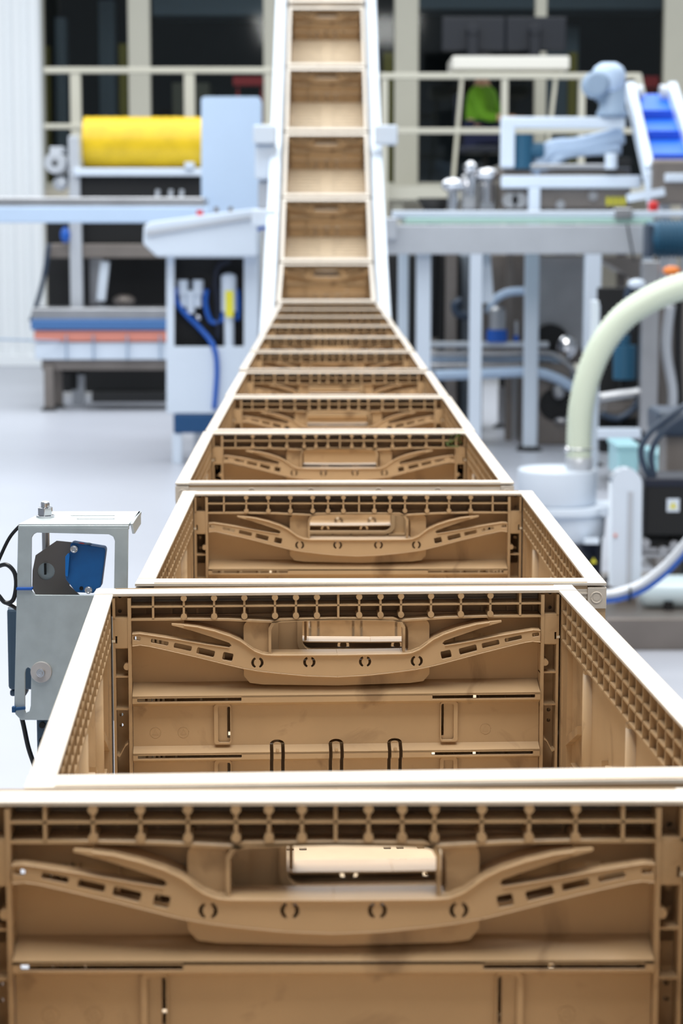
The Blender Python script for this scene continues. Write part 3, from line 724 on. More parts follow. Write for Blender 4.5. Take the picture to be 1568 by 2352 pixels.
# ------------------------------------------------------------ guard railings before the windows
YR = 20.0
rl = thing('guard_railing', (pix(360, 300, YR).x, YR, 0), 'beige guard railing behind the yellow brush drum, left of the slope', 'railing')
P('top_rail', 100, 154, 625, 168, YR, .07, BEIGE, rl); P('mid_rail', 100, 284, 625, 296, YR, .05, BEIGE, rl)
for x in (160, 422): FB('post', x, 154, x+24, YR+.01, .08, BEIGE, rl)
FB('post', 610, 154, 622, YR+.01, .08, BEIGE, rl)
rl = thing('guard_railing', (pix(1150, 300, YR).x, YR, 0), 'beige guard railing in front of the desk, right of the slope', 'railing')
P('top_rail', 872, 167, 1470, 181, YR, .07, BEIGE, rl); P('mid_rail', 872, 294, 1500, 307, YR, .05, BEIGE, rl)
for x in (876, 1152, 1330): FB('post', x, 167, x+15, YR+.01, .08, BEIGE, rl)
q_ = MB(); q_.bar(pix(1462, 170, YR), pix(1482, 260, YR), .07, .07); q_.build('end_brace', BEIGE, rl)
# mezzanine slab carrying the desk
YD = 21.2
mz = pix(1200, 432, YD).z
mb = MB(); mb.box(pix(860, 400, YD).x, pix(1620, 400, YD).x, YR+.2, YB-.09, mz-.12, mz); tag(mb.build('floor_platform', BEIGE), kind='structure')
mb = MB()
for x in (900, 1250, 1600): fbox(mb, x, 440, x+25, YR+.3, .1)
tag(mb.build('trim_2', BEIGE), kind='structure')
dk = thing('desk', (pix(1172, 400, YD).x, YD+.4, mz), 'white-topped desk with slanted legs carrying two dark monitors', 'desk')
P('desk_top', 1038, 128, 1308, 160, YD, .8, mat('desk_white', (232, 228, 218), .5), dk, .02)
for xa, xb in ((1062, 1050), (1278, 1262)):
    q_ = MB(); p0 = pix(xa, 160, YD+.1); p1 = pix(xb, 300, YD+.1); d = (p1-p0); p1 = p0+d*((p0.z-mz-.02)/(p0.z-p1.z)); q_.bar(p0, p1, .035, .035); q_.box(p1.x-.04, p1.x+.04, YD+.05, YD+.7, mz, mz+.03); q_.build('leg', BEIGE, dk)
dz_ = pix(1100, 128, YD).z
for x0, x1, sx, l in ((1015, 1160, 1085, 'dark monitor seen from behind, left on the white desk'), (1163, 1300, 1228, 'dark monitor seen from behind, right on the white desk')):
    c = pix(sx, 128, YD+.3)
    mn = thing('monitor', (c.x, YD+.35, dz_), l, 'monitor', 'monitors on the desk')
    top_ = pix(x0, 38, YD+.35); bt_ = pix(x1, 118, YD+.35)
    MB().box(top_.x, bt_.x, YD+.35, YD+.39, bt_.z, top_.z).build('screen', SCREEN, mn, bevel=.015)
    q_ = MB(); q_.box(c.x-.05, c.x+.05, YD+.27, YD+.33, dz_+.02, top_.z-.10); q_.box(c.x-.13, c.x+.13, YD+.2, YD+.42, dz_, dz_+.02); q_.cone((c.x, YD+.26, top_.z-.13), (c.x, YD+.35, top_.z-.13), .06); q_.build('stand', SCREEN, mn, bevel=.01)
# seated person in green top behind the desk
def person():
    c = pix(1104, 300, YD+1.0); fy = c.y; x = c.x
    seat = mz+.45
    pr = thing('person', (x, fy, mz), 'person in bright green top and navy trousers sitting behind the desk', 'person')
    def skin(name, V, E, Rr, m_, parent):
        me = bpy.data.meshes.new(name); me.from_pydata([tuple(Vector(v)) for v in V], E, []); me.materials.append(m_)
        o = bpy.data.objects.new(name, me); C.objects.link(o)
        o.modifiers.new('skin', 'SKIN'); o.modifiers.new('sub', 'SUBSURF').levels = 2; o.modifiers['sub'].render_levels = 2
        for i, r_ in enumerate(Rr): me.skin_vertices[0].data[i].radius = (r_, r_)
        me.skin_vertices[0].data[0].use_root = True; o.parent = parent; return o
    s_ = .45
    # pelvis, waist, chest, neck, head, arms, legs; faces the camera (-y)
    V = [(0, 0, s_+.08), (0, .02, s_+.28), (0, 0, s_+.50), (0, -.01, s_+.64), (0, -.03, s_+.74), (0, -.03, s_+.84),
         (.19, -.02, s_+.52), (.25, -.10, s_+.27), (.17, -.33, s_+.25), (.15, -.42, s_+.25),
         (-.19, -.02, s_+.52), (-.25, -.10, s_+.27), (-.17, -.33, s_+.25), (-.15, -.42, s_+.25),
         (.10, -.02, s_+.08), (.14, -.42, s_+.07), (.14, -.40, .09), (.14, -.54, .04),
         (-.10, -.02, s_+.08), (-.14, -.42, s_+.07), (-.14, -.40, .09), (-.14, -.54, .04)]
    E = [(0, 1), (1, 2), (2, 3), (3, 4), (4, 5), (2, 6), (6, 7), (7, 8), (8, 9), (2, 10), (10, 11), (11, 12), (12, 13), (0, 14), (14, 15), (15, 16), (16, 17), (0, 18), (18, 19), (19, 20), (20, 21)]
    R_ = [.14, .13, .15, .055, .09, .08, .065, .045, .035, .035, .065, .045, .035, .035, .09, .065, .045, .04, .09, .065, .045, .04]
    skin('body', V, E, R_, SKIN, pr)
    V2 = [(0, .01, s_+.16), (0, .02, s_+.28), (0, 0, s_+.50), (0, -.005, s_+.58), (.19, -.02, s_+.52), (.25, -.10, s_+.27), (.20, -.25, s_+.255), (-.19, -.02, s_+.52), (-.25, -.10, s_+.27), (-.20, -.25, s_+.255)]
    skin('green_top', V2, [(0, 1), (1, 2), (2, 3), (2, 4), (4, 5), (5, 6), (2, 7), (7, 8), (8, 9)], [.16, .155, .175, .08, .08, .06, .05, .08, .06, .05], GREEN, pr)
    V3 = [(0, 0, s_+.08), (.10, -.02, s_+.08), (.14, -.42, s_+.07), (.14, -.40, .12), (-.10, -.02, s_+.08), (-.14, -.42, s_+.07), (-.14, -.40, .12)]
    skin('trousers', V3, [(0, 1), (1, 2), (2, 3), (0, 4), (4, 5), (5, 6)], [.155, .105, .08, .06, .105, .08, .06], NAVYC, pr)
    q = MB(); q.sph((x, fy-.01, mz+s_+.86), .095, (.95, 1.05, .8)); q.build('hair', BLACK, pr, smooth=True)
    ch = thing('office_chair', (x, fy+.05, mz), 'dark office chair under the person in the green top', 'chair')
    MB().box(x-.23, x+.23, fy-.22, fy+.22, mz+.36, mz+.44).build('seat', DNAVY, ch, bevel=.03)
    MB().box(x-.2, x+.2, fy+.22, fy+.27, mz+.55, mz+.95).build('backrest', DNAVY, ch, bevel=.02)
    MB().cone((x, fy, mz+.06), (x, fy, mz+.36), .03).build('column', BLACK, ch)
    q = MB(); q.bar((x, fy+.24, mz+.38), (x, fy+.25, mz+.6), .06, .02)
    for k in range(5):
        a = 2*PI*k/5; q.bar((x, fy, mz+.06), (x+.28*math.cos(a), fy+.28*math.sin(a), mz+.05), .04, .03); q.sph((x+.28*math.cos(a), fy+.28*math.sin(a), mz+.03), .03)
    q.build('star_base', BLACK, ch)
    pr.rotation_euler.z = math.radians(68); ch.rotation_euler.z = math.radians(68)
person()
# things seen through the glass
def far(name, x0, y0, x1, y1, Y, dep, m_, label, cat, floorr=True, group=None):
    q_ = MB(); (fbox(q_, x0, y0, x1, Y, dep) if floorr else pbox(q_, x0, y0, x1, y1, Y, dep)); o = q_.build(name, m_, bevel=.01); return tag(o, label, cat, group)
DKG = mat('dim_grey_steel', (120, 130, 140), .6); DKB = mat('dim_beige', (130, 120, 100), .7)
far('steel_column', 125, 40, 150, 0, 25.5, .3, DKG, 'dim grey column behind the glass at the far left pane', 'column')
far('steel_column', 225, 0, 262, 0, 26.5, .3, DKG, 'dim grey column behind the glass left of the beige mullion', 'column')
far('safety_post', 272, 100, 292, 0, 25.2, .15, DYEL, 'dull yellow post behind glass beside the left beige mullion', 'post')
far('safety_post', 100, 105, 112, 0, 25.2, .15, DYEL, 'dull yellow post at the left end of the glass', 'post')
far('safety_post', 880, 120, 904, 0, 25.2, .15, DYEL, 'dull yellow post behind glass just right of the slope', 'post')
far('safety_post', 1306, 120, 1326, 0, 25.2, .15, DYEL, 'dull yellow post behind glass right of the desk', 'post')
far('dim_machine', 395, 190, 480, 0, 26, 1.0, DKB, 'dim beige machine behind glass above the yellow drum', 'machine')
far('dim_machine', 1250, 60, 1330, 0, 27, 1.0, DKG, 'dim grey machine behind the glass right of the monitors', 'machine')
for (x0, y0, x1, y1, l) in ((535, 176, 612, 196, 'red bar shape behind the glass left of the slope'), (1480, 175, 1512, 200, 'small red box behind the glass at upper right')):
    q_ = MB(); pbox(q_, x0, y0, x1, y1, 25.0, .2); fbox(q_, x0+8, y1, x0+14, 25.1, .05); fbox(q_, x1-14, y1, x1-8, 25.1, .05); tag(q_.build('red_box', REDM), l, 'box')
q_ = MB(); pbox(q_, 350, -10, 608, 35, 26, .8, ); pbox(q_, 960, -40, 1520, 20, 26, .8); tag(q_.build('trim_3', DKG), kind='structure')
# ------------------------------------------------------------ right background: long frame table
YF = 13.2
ft = thing('conveyor_frame', (pix(1200, 560, YF).x, YF+.4, 0), 'long pale grey conveyor frame on square legs crossing the right side', 'conveyor')
P('front_beam', 885, 516, 1492, 584, YF, .05, LGREY, ft); P('rear_beam', 885, 516, 1492, 560, YF+.9, .05, LGREY, ft)
P('top_rail', 900, 484, 1600, 498, YF+.02, .06, WHITE, ft); P('green_edge_strip', 930, 501, 1500, 514, YF+.01, .8, GREENG, ft, .004)
P('belt_deck', 900, 498, 1500, 502, YF+.1, .8, WHITE, ft, 0)
for x0, x1, Y in ((1080, 1108, YF), (957, 990, YF+.1), (1344, 1382, YF), (1207, 1236, YF+.9), (915, 938, YF+.9), (1478, 1500, YF+.9)):
    q_ = MB(); fbox(q_, x0, 570, x1, Y+.003, .08); lg = q_.build('leg', WHITE, ft, bevel=.006)
    q_ = MB(); q_.cone((pix((x0+x1)/2, 570, Y).x, Y+.04, 0), (pix((x0+x1)/2, 570, Y).x, Y+.04, .03), .09, .05); q_.build('foot', RUBBER, lg)
P('end_clamp', 872, 500, 912, 550, YF-.05, .12, LGREY, ft); P('slide_block', 1412, 478, 1452, 502, YF-.02, .12, STEEL, ft)
q_ = MB(); q_.bar(pix(1440, 515, YF-.04), pix(1456, 600, YF-.04), .01, .01); q_.build('wire', CABLE, ft)
q_ = MB(); q_.bar(pix(1112, 582, YF+.2), pix(1120, 695, YF+.2), .07, .05); q_.build('drop_plate', WHITE, ft)
# beige duct below the window and black funnel
fn = thing('black_funnel', (pix(998, 480, 14.6).x, 14.8, 0), 'black funnel standing behind the left end of the long conveyor frame', 'funnel')
c = pix(998, 455, 14.8); q_ = MB(); q_.lathe((c.x, 14.8, 0), [(.03, .7), (.05, c.z-.12), (.12, c.z), (.115, c.z), (.02, c.z-.1)]); q_.build('cone', BLACK, fn)
q_ = MB(); q_.cone((c.x, 14.8, 0), (c.x, 14.8, .72), .03); q_.cone((c.x, 14.8, 0), (c.x, 14.8, .02), .12); q_.build('stand', DSTEEL, fn)
# steel fittings
fi = thing('pipe_fittings', (pix(1090, 470, 14.4).x, 14.4, 0), 'cluster of polished steel valves and rounded pipe caps left of the dark tank', 'fittings')
for x, y, r_ in ((1040, 425, .06), (1080, 385, .055), (1120, 402, .06)):
    q_ = MB(); c = pix(x, y, 14.4); q_.sph(c, r_, (1.3 if x != 1080 else .8, 1, .8)); q_.cone((c.x, c.y, c.z-.18), c, r_*.6); q_.build('rounded_cap', CHROME, fi)
P('valve_block', 1060, 400, 1095, 485, 14.4, .12, STEEL, fi, .02); P('valve_block', 1098, 420, 1140, 485, 14.45, .15, STEEL, fi, .02); FB('stand', 1080, 480, 1110, 14.5, .08, DSTEEL, fi)
for x in (1170, 1192):
    q_ = MB(); c = pix(x, 460, 14.3); q_.cone((c.x, 14.25, c.z), (c.x, 14.45, c.z), .05); q_.build('round_port', STEEL, fi)
# dark tank with white portal frame
YK = 14.2
tk = thing('process_tank', (pix(1310, 440, YK).x, YK+.5, 0), 'dark steel tank with white tubular frame and slanted pipes under the blue belt', 'tank')
P('tank_body', 1150, 384, 1448, 486, YK+.1, 1.0, DSTEEL, tk, .03); P('tank_lid', 1150, 376, 1448, 388, YK+.05, 1.1, STEEL, tk, .01)
P('portal_bar', 1152, 268, 1436, 294, YK, .1, WHITE, tk, .012); P('portal_bar', 1152, 403, 1472, 432, YK, .1, WHITE, tk, .012)
P('portal_post', 1151, 268, 1182, 384, YK+.002, .09, WHITE, tk, .012); FB('portal_post', 1214, 431, 1241, YK+.002, .09, WHITE, tk, .012)
FB('support_leg', 1420, 486, 1440, YK+.6, .1, DSTEEL, tk); FB('support_leg', 1165, 486, 1180, YK+.6, .1, DSTEEL, tk)
for pts, r_ in (([(1225, 400), (1262, 345), (1330, 335), (1430, 310)], .06), ([(1260, 395), (1300, 350), (1425, 340)], .045), ([(1250, 330), (1250, 400)], .05)):
    q_ = MB(); q_.tube([pix(x, y, YK+.15) for x, y in pts], r_); q_.build('slanted_pipe', PALEB, tk)
q_ = MB(); c = pix(1198, 345, YK+.1); q_.cone((c.x, c.y, c.z-.12), (c.x, c.y, c.z+.1), .075); q_.cone((c.x, c.y, c.z), (c.x+.14, c.y, c.z), .05); q_.build('teal_pump', TEAL, tk, bevel=.005)
q_ = MB(); c = pix(1403, 370, YK); q_.cone((c.x, c.y, c.z-.05), (c.x, c.y, c.z+.05), .04); q_.build('white_cap', WHITE, tk)
P('black_box', 1418, 362, 1450, 385, YK, .1, BLACK, tk)
for x in (1392, 1404, 1416, 1428): P('yellow_mark', x, 452, x+8, 472, YK+.085, .012, DYEL if x % 3 else YELL, tk, 0)
for x in (1285, 1360): 
    q_ = MB(); c = pix(x, 450 if x > 1300 else 470, YK+.1); q_.cone((c.x, YK+.06, c.z), (c.x, YK+.1, c.z), .03); q_.build('port', STEEL, tk)
gm = thing('gear_motor', (pix(1400, 268, YK).x, YK+.05, pix(1400, 268, YK).z), 'pale blue geared motor standing upright on the white portal bar', 'motor')
c = pix(1398, 240, YK+.05)
q_ = MB(); q_.lathe((c.x+.02, c.y, pix(0, 268, YK+.05).z), [(.10, 0), (.10, .03), (.085, .05), (.085, .20), (.075, .22)]); q_.build('gearbox', MBLUE, gm)
t_ = pix(1397, 190, YK+.05); q_ = MB(); q_.lathe((t_.x, t_.y, t_.z), [(.09, -.06), (.105, -.03), (.11, .06), (.09, .10), (.05, .125)]); q_.build('motor_cap', PALEB, gm)
t2 = pix(1366, 195, YK+.02); q_ = MB(); q_.lathe((t2.x, t2.y-.08, t2.z), [(.06, -.02), (.085, 0), (.085, .12), (.06, .15)], 'Y'); q_.build('side_housing', MBLUE, gm)
q_ = MB(); q_.cone((c.x-.02, c.y, c.z+.02), (c.x-.02, c.y, t_.z), .065); q_.build('neck', MBLUE, gm)
# blue cleated belt
YV = 13.8
bb = thing('cleated_belt_conveyor', (pix(1510, 400, YV).x, YV+.3, 0), 'steep bright blue cleated belt with white side rails at the right edge', 'conveyor')
TL, TR, BL, BR = pix(1455, 216, YV+.9), pix(1530, 216, YV+.9), pix(1500, 392, YV), pix(1592, 392, YV)
def quadslab(p, th):
    q = MB(); n = (p[1]-p[0]).cross(p[3]-p[0]).normalized()*th
    A = [q.bm.verts.new(v) for v in p]; B = [q.bm.verts.new(v+n) for v in p]
    q.bm.faces.new(A); q.bm.faces.new(B[::-1])
    for i in range(4): q.bm.faces.new((A[i], B[i], B[(i+1) % 4], A[(i+1) % 4]))
    return q
quadslab([TL, TR, BR, BL], .04).build('belt', BELT, bb)
for t in (.28, .55, .85):
    l_ = TL.lerp(BL, t); r_ = TR.lerp(BR, t); q_ = MB(); dd = (r_-l_)*.07; q_.bar(l_+dd+Vector((0, -.03, 0)), r_-dd+Vector((0, -.03, 0)), .06, .05); q_.build('cleat', DBELT, bb)
for a_, b_, o_ in ((TL, BL, -.03), (TR, BR, .03)):
    q_ = MB(); q_.bar(a_+Vector((o_, -.02, .03)), b_+Vector((o_, -.02, -.02)), .06, .12); q_.build('side_rail', WHITE, bb, bevel=.01)
q_ = MB(); q_.bar(BL+Vector((-.03, -.02, 0)), pix(1505, 500, YV), .07, .1); q_.build('side_rail', WHITE, bb, bevel=.01)
for q0_ in (TL, TR):
    q_ = MB(); q_.cone(q0_+Vector((-.05, -.03, 0)), q0_+Vector((.05, -.03, 0)), .06); q_.build('bearing', LGREY, bb)
for x in (1520, 1570): FB('leg', x, 420, x+20, YV+.3, .08, LGREY, bb)
P('hopper_box', 1498, 366, 1600, 470, YV-.1, .3, DSTEEL, bb, .02); P('hopper_rim', 1528, 398, 1600, 418, YV-.14, .1, WHITE, bb)
q_ = MB(); q_.bar(pix(1440, 455, YV-.1), pix(1525, 440, YV-.1), .05, .05); q_.build('arm', WHITE, bb)
# stuff on the right of the frame top
YE = 12.8
em = thing('drive_motor', (pix(1530, 550, YE).x, YE+.1, 0), 'dark blue drive motor at the right end of the long conveyor frame', 'motor')
c = pix(1535, 548, YE+.1); q_ = MB(); q_.cone((pix(1490, 548, YE).x, c.y, c.z), (pix(1600, 548, YE).x, c.y, c.z), .10, seg=24)
for k in range(7): q_.cone((pix(1515+k*10, 548, YE).x, c.y, c.z), (pix(1518+k*10, 548, YE).x, c.y, c.z), .112, seg=24)
q_.build('motor_body', TEAL, em); P('mount_plate', 1488, 515, 1500, 592, YE, .2, DCABLE, em); FB('stand', 1530, 585, 1555, YE+.08, .06, LGREY, em)
q_ = MB(); c = pix(1423, 478, YF-.05); 
bt = thing('stop_button', (c.x, YF-.02, pix(0, 484, YF).z), 'small red stop button on the top rail of the long conveyor frame', 'button')
c = pix(1500, 474, YF+.05); bt.location = (c.x, YF+.05, pix(0, 484, YF+.05).z); q_.bm.free()
q_ = MB(); q_.cone((c.x, c.y, pix(0, 484, YF+.05).z), (c.x, c.y, c.z+.01), .03); q_.sph((c.x, c.y, c.z+.012), .034, (1, 1, .6)); q_.build('knob_cap', REDM, bt)
# middle right machinery
YN = 14.8
pm = thing('panel_machine', (pix(1290, 700, YN).x, YN+.3, 0), 'brownish steel machine with round port seen between the white legs', 'machine')
P('back_sheet', 1110, 585, 1345, 835, YN+.3, .05, DSTEEL, pm); P('upper_plate', 1236, 588, 1342, 800, YN+.1, .1, STEEL, pm)
q_ = MB(); q_.lathe((pix(1265, 790, YN).x, YN-.02, pix(0, 790, YN).z), [(.13, 0), (.13, .1)], 'Y'); q_.build('dark_port', BLACK, pm)
q_ = MB(); c = pix(1302, 796, YN-.1); q_.lathe((c.x, c.y, c.z), [(.03, -.03), (.07, 0), (.075, .06), (.06, .1)], 'Y'); q_.sph((c.x, c.y, c.z), .07, (.9, .5, 1.2)); q_.build('silver_flange', CHROME, pm)
q_ = MB(); q_.prism([(pix(1372, 0, YN).x, pix(0, 590, YN).z), (pix(1510, 0, YN).x, pix(0, 590, YN).z), (pix(1510, 0, YN).x, pix(0, 670, YN).z), (pix(1470, 0, YN).x, pix(0, 650, YN).z)], YN-.3, YN+.3, 'Y'); q_.build('hopper_side', DSTEEL, pm)
FB('lower_stand', 1200, 835, 1312, YN-.3, .5, DSTEEL, pm, .01)
q_ = MB(); q_.lathe((pix(1275, 930, YN-.3).x, YN-.32, pix(0, 930, YN-.3).z), [(.11, 0), (.11, .03)], 'Y'); q_.build('round_port', BLACK, pm)
q_ = MB(); c = pix(1282, 900, YN-.4); q_.sph(c, .04, (1, 1, 1.3)); q_.build('shaft', STEEL, pm); q_ = MB(); q_.sph(pix(1290, 965, YN-.4), .035, (1.5, 1, .6)); q_.build('drain_plug', STEEL, pm)
P('tie_beam', 985, 785, 1260, 798, YN-.35, .05, LGREY, pm)
for k, y in enumerate((812, 826, 840, 856)):
    q_ = MB(); q_.tube([pix(x, yy, YN-.3+.05*k) for x, yy in ((985, y), (1150, y), (1250, y-2), (1285, y+10), (1315, y+38+k*3), (1330, y+60))], .017); q_.build('bent_pipe', MBLUE if k % 2 else STEEL, pm)
q_ = MB(); q_.tube([pix(x, yy, YN-.4) for x, yy in ((1000, 862), (1120, 858), (1220, 855), (1275, 868), (1320, 895), (1360, 930))], .034); q_.build('thick_bent_pipe', PALEB, pm)
for x, y in ((1090, 986), (1176, 986)):
    Y = fdist(y)-.1
    q_ = MB(); fbox(q_, x-10, 870, x+10, YN+.5 if x < 1100 else YN+.2, .06); l_ = q_.build('leg', LGREY, pm)
for x, y in ((1150, 980), (1208, 1027)):
    Y = fdist(y+3); q_ = MB(); fbox(q_, x-6, 890, x+8, Y, .05); l_ = q_.build('leg', STEEL, pm)
    q_ = MB(); cc = pix(x, y, Y); q_.cone((cc.x, Y+.025, 0), (cc.x, Y+.025, .03), .065, .03); q_.build('foot', RUBBER, l_)
# blue pumps
for x0, x1, y0, y1, l in ((1112, 1170, 715, 782, 'blue and silver pump behind the second white leg'), (1178, 1192, 740, 784, 'narrow dark blue valve beside the silver pump')):
    Y = YN-.33
    pu = thing('pump', (pix((x0+x1)/2, y1, Y).x, Y, pix(0, 785, Y).z), l, 'pump')
    c = pix((x0+x1)/2, (y0+y1)/2+8, Y); wd = (pix(x1, 0, Y).x-pix(x0, 0, Y).x)
    q_ = MB(); q_.cone((c.x, c.y, pix(0, 785, Y).z), (c.x, c.y, c.z), wd*.42); q_.build('motor', BHOSE, pu)
    q_ = MB(); q_.cone((c.x, c.y, c.z), (c.x, c.y, pix(0, y0, Y).z), wd*.36); q_.sph((c.x, c.y, pix(0, y0, Y).z), wd*.36, (1, 1, .6)); q_.build('head', STEEL, pu)
q_ = MB(); q_.tube([pix(x, y, YN-.25) for x, y in ((1120, 720), (1135, 690), (1165, 672), (1205, 668))], .028); tag(q_.build('curved_pipe', PALEB), 'short curved pale pipe above the blue and silver pump', 'pipe')
q_ = MB(); q_.tube([pix(x, y, YN-.1) for x, y in ((1060, 690), (1045, 700), (1052, 720), (1080, 728))], .03); 
q_.tube([pix(x, y, YN-.1) for x, y in ((1080, 728), (1090, 790))], .02); tag(q_.build('curved_pipe', DCABLE), 'dark curved pipe left of the blue and silver pump', 'pipe')
# dark cabinet behind the frame
far('dark_cabinet', 880, 585, 1058, 0, 15.2, .6, BLACK, 'tall black cabinet behind the left legs of the conveyor frame', 'cabinet')
q_ = thing('brown_post', (pix(1036, 800, 14.7).x, 14.7, 0), 'brownish square post in front of the black cabinet', 'post'); FB('profile', 1024, 580, 1050, 14.7, .08, DSTEEL, q_); FB('base_plate', 1018, 955, 1056, 14.68, .12, DSTEEL, q_)
far('grey_cabinet', 1060, 585, 1110, 0, 15.4, .5, DKG, 'grey cabinet right of the brownish square post', 'cabinet')
far('dark_wall_panel', 1150, 590, 1208, 0, 15.9, .1, BLACK, 'black panel behind the curved pale pipe', 'panel')
# right post frame
YG = 12.0
rf = thing('machine_rack', (pix(1450, 950, YG).x, YG+.3, 0), 'pinkish grey steel rack with teal motor and hoses at the right', 'rack')
FB('post', 1476, 600, 1516, YG, .1, STEEL, rf); P('cross_bar', 1370, 985, 1482, 1008, YG, .08, WHITE, rf); FB('post', 1362, 700, 1378, YG+.05, .06, WHITE, rf)
P('back_sheet', 1372, 660, 1490, 985, YG+.6, .04, BLACK, rf); P('back_sheet', 1516, 640, 1640, 960, YG+.5, .04, DSTEEL, rf); P('dark_base', 1378, 1010, 1640, 1040, YG+.1, .6, BLACK, rf)
q_ = MB(); c = pix(1434, 830, YG+.3); q_.cone((c.x, c.y, c.z-.1), (c.x, c.y, c.z+.09), .065); q_.cone((c.x, c.y, c.z+.09), (c.x, c.y, c.z+.15), .03); q_.build('teal_motor', TEAL, rf)
FB('pedestal', 1425, 860, 1443, YG+.33, .05, BLACK, rf)
for pts, r_, m_ in (([(1500, 640), (1450, 655), (1440, 700), (1445, 760)], .02, DCABLE), ([(1375, 915), (1420, 908), (1470, 900), (1500, 880)], .03, STEEL),
                    ([(1380, 950), (1420, 960), (1460, 930), (1480, 860), (1478, 800)], .018, DCABLE), ([(1540, 700), (1530, 800), (1545, 900), (1538, 980)], .03, LGREY), ([(1560, 680), (1556, 800), (1562, 960)], .022, BLACK)):
    q_ = MB(); q_.tube([pix(x, y, YG+.15) for x, y in pts], r_); q_.build('hose', m_, rf)
for c_, y in ((ORNG, 622), (WHITE, 652)):
    q_ = MB(); c = pix(1542 if c_ == ORNG else 1462, y, YG-.03); q_.sph(c, .045, (1.1, .8, .6)); q_.cone(c, c+Vector((.02, .12, -.01)), .02); q_.build('coupling', c_, rf)
P('tray', 1390, 925, 1478, 960, YG+.2, .3, DSTEEL, rf)
# ------------------------------------------------------------ vacuum unit, right middle
YU = 7.7
vb = thing('base_beam', (pix(1500, 1500, 7.35).x, 7.6, 0), 'wide grey steel base beam of the extraction unit near the right edge', 'beam')
a_ = pix(1388, 1420, 7.38); b_ = pix(1700, 1494, 7.38)
MB().box(a_.x, b_.x, 7.38, 8.4, b_.z, a_.z).build('beam', DSTEEL, vb, bevel=.006)
MB().box(a_.x+.02, b_.x, 7.42, 8.36, 0, b_.z).build('rubber_foot', BLACK, vb)
bz = a_.z
vc = thing('dust_extractor', (pix(1300, 1245, YU+.2).x, YU+.2, 0), 'pale grey cylindrical extractor drum standing below the corrugated hose', 'machine')
cx = pix(1293, 1075, YU).x; ppm = FPX/YU
z_ = lambda y: pix(0, y, YU+.1).z
q_ = MB(); R1 = 93/ppm; q_.lathe((cx, YU+.2, 0), [(R1*.97, z_(1165)), (R1, z_(1160)), (R1, z_(1090)), (R1*.985, z_(1084)), (R1*.2, z_(1083))], seg=48); q_.build('upper_drum', WHITE, vc)
q_ = MB(); q_.lathe((cx+.03, YU+.2, 0), [(.155, z_(1186)), (.157, z_(1184)), (.157, z_(1168)), (.15, z_(1166))], seg=48); a2 = pix(1300, 1165, YU+.1); b2 = pix(1425, 1186, YU+.1); q_.box(a2.x, b2.x, YU+.1, YU+.3, b2.z, a2.z); q_.build('flange', WHITE, vc, bevel=.003)
q_ = MB(); q_.lathe((cx+.05, YU+.2, 0), [(.11, z_(1250)), (.125, z_(1240)), (.13, z_(1190)), (.13, z_(1183))], seg=48); q_.build('lower_drum', WHITE, vc)
q_ = MB(); q_.lathe((cx+.06, YU+.2, 0), [(.10, z_(1350)), (.105, z_(1345)), (.108, z_(1245)), (.10, z_(1243))], seg=40); q_.build('dark_motor', DNAVY, vc)
a2 = pix(1340, 1240, YU+.05); q_ = MB(); q_.box(a2.x, a2.x+.055, YU+.04, YU+.08, a2.z-.015, a2.z+.005); q_.build('white_latch', WHITE, vc, bevel=.003)
q_ = MB(); c = pix(1363, 1288, YU+.08); h = .010; q_.prism([(c.x-h, c.z-h*.8), (c.x+h, c.z-h*.8), (c.x, c.z+h)], YU+.075, YU+.095, 'Y'); q_.build('yellow_warning_mark', YELL, vc)
q_ = MB(); q_.box(cx-.02, cx+.2, YU+.12, YU+.3, 0, z_(1350)); q_.build('pedestal', DSTEEL, vc)
# pole beside the hose
pl = thing('white_pole', (pix(1366, 1080, YU+.2).x, YU+.3, 0), 'slim white upright pole right behind the corrugated hose', 'pole'); a2 = pix(1357, 690, YU+.35); b2 = pix(1376, 690, YU+.35); MB().box(a2.x, b2.x, YU+.35, YU+.38, 0, a2.z).build('tube', WHITE, pl, bevel=.004); MB().box(a2.x-.03, b2.x+.03, YU+.33, YU+.42, 0, .01).build('base_plate', WHITE, pl)
# hose
hs = thing('corrugated_hose', (pix(1327, 1075, YU+.15).x, YU+.15, pix(0, 1083, YU+.15).z), 'thick pale green corrugated hose arching to the right edge', 'hose')
pts = [(1329, 1085), (1329, 1040), (1330, 985), (1335, 930), (1350, 865), (1380, 795), (1425, 735), (1480, 695), (1545, 665), (1620, 645)]
q_ = MB(); rbase = 30/ppm
Wp = [pix(x, y, YU+.15) for x, y in pts]
q_.tube(Wp, rbase, seg=28, sub=12, rf=lambda i, n: rbase*(1.0 if i % 2 else .89)*(1+.12*min(1, i/n)))
q_.build('hose_body', HOSE, hs)
q_ = MB(); q_.lathe((Wp[0].x, YU+.15, 0), [(rbase*1.02, z_(1084)-.004), (rbase*1.05, z_(1082)), (rbase*1.06, z_(1056)), (rbase, z_(1054))]); q_.build('hose_cuff', LGREY, hs)
q_ = MB(); c = pix(1303, 1032, YU+.1); q_.sph(c, .011); q_.ring((Wp[1].x, YU+.15, c.z), rbase*1.08, .003, 'Z', 28); q_.build('hose_clamp', CHROME, hs)
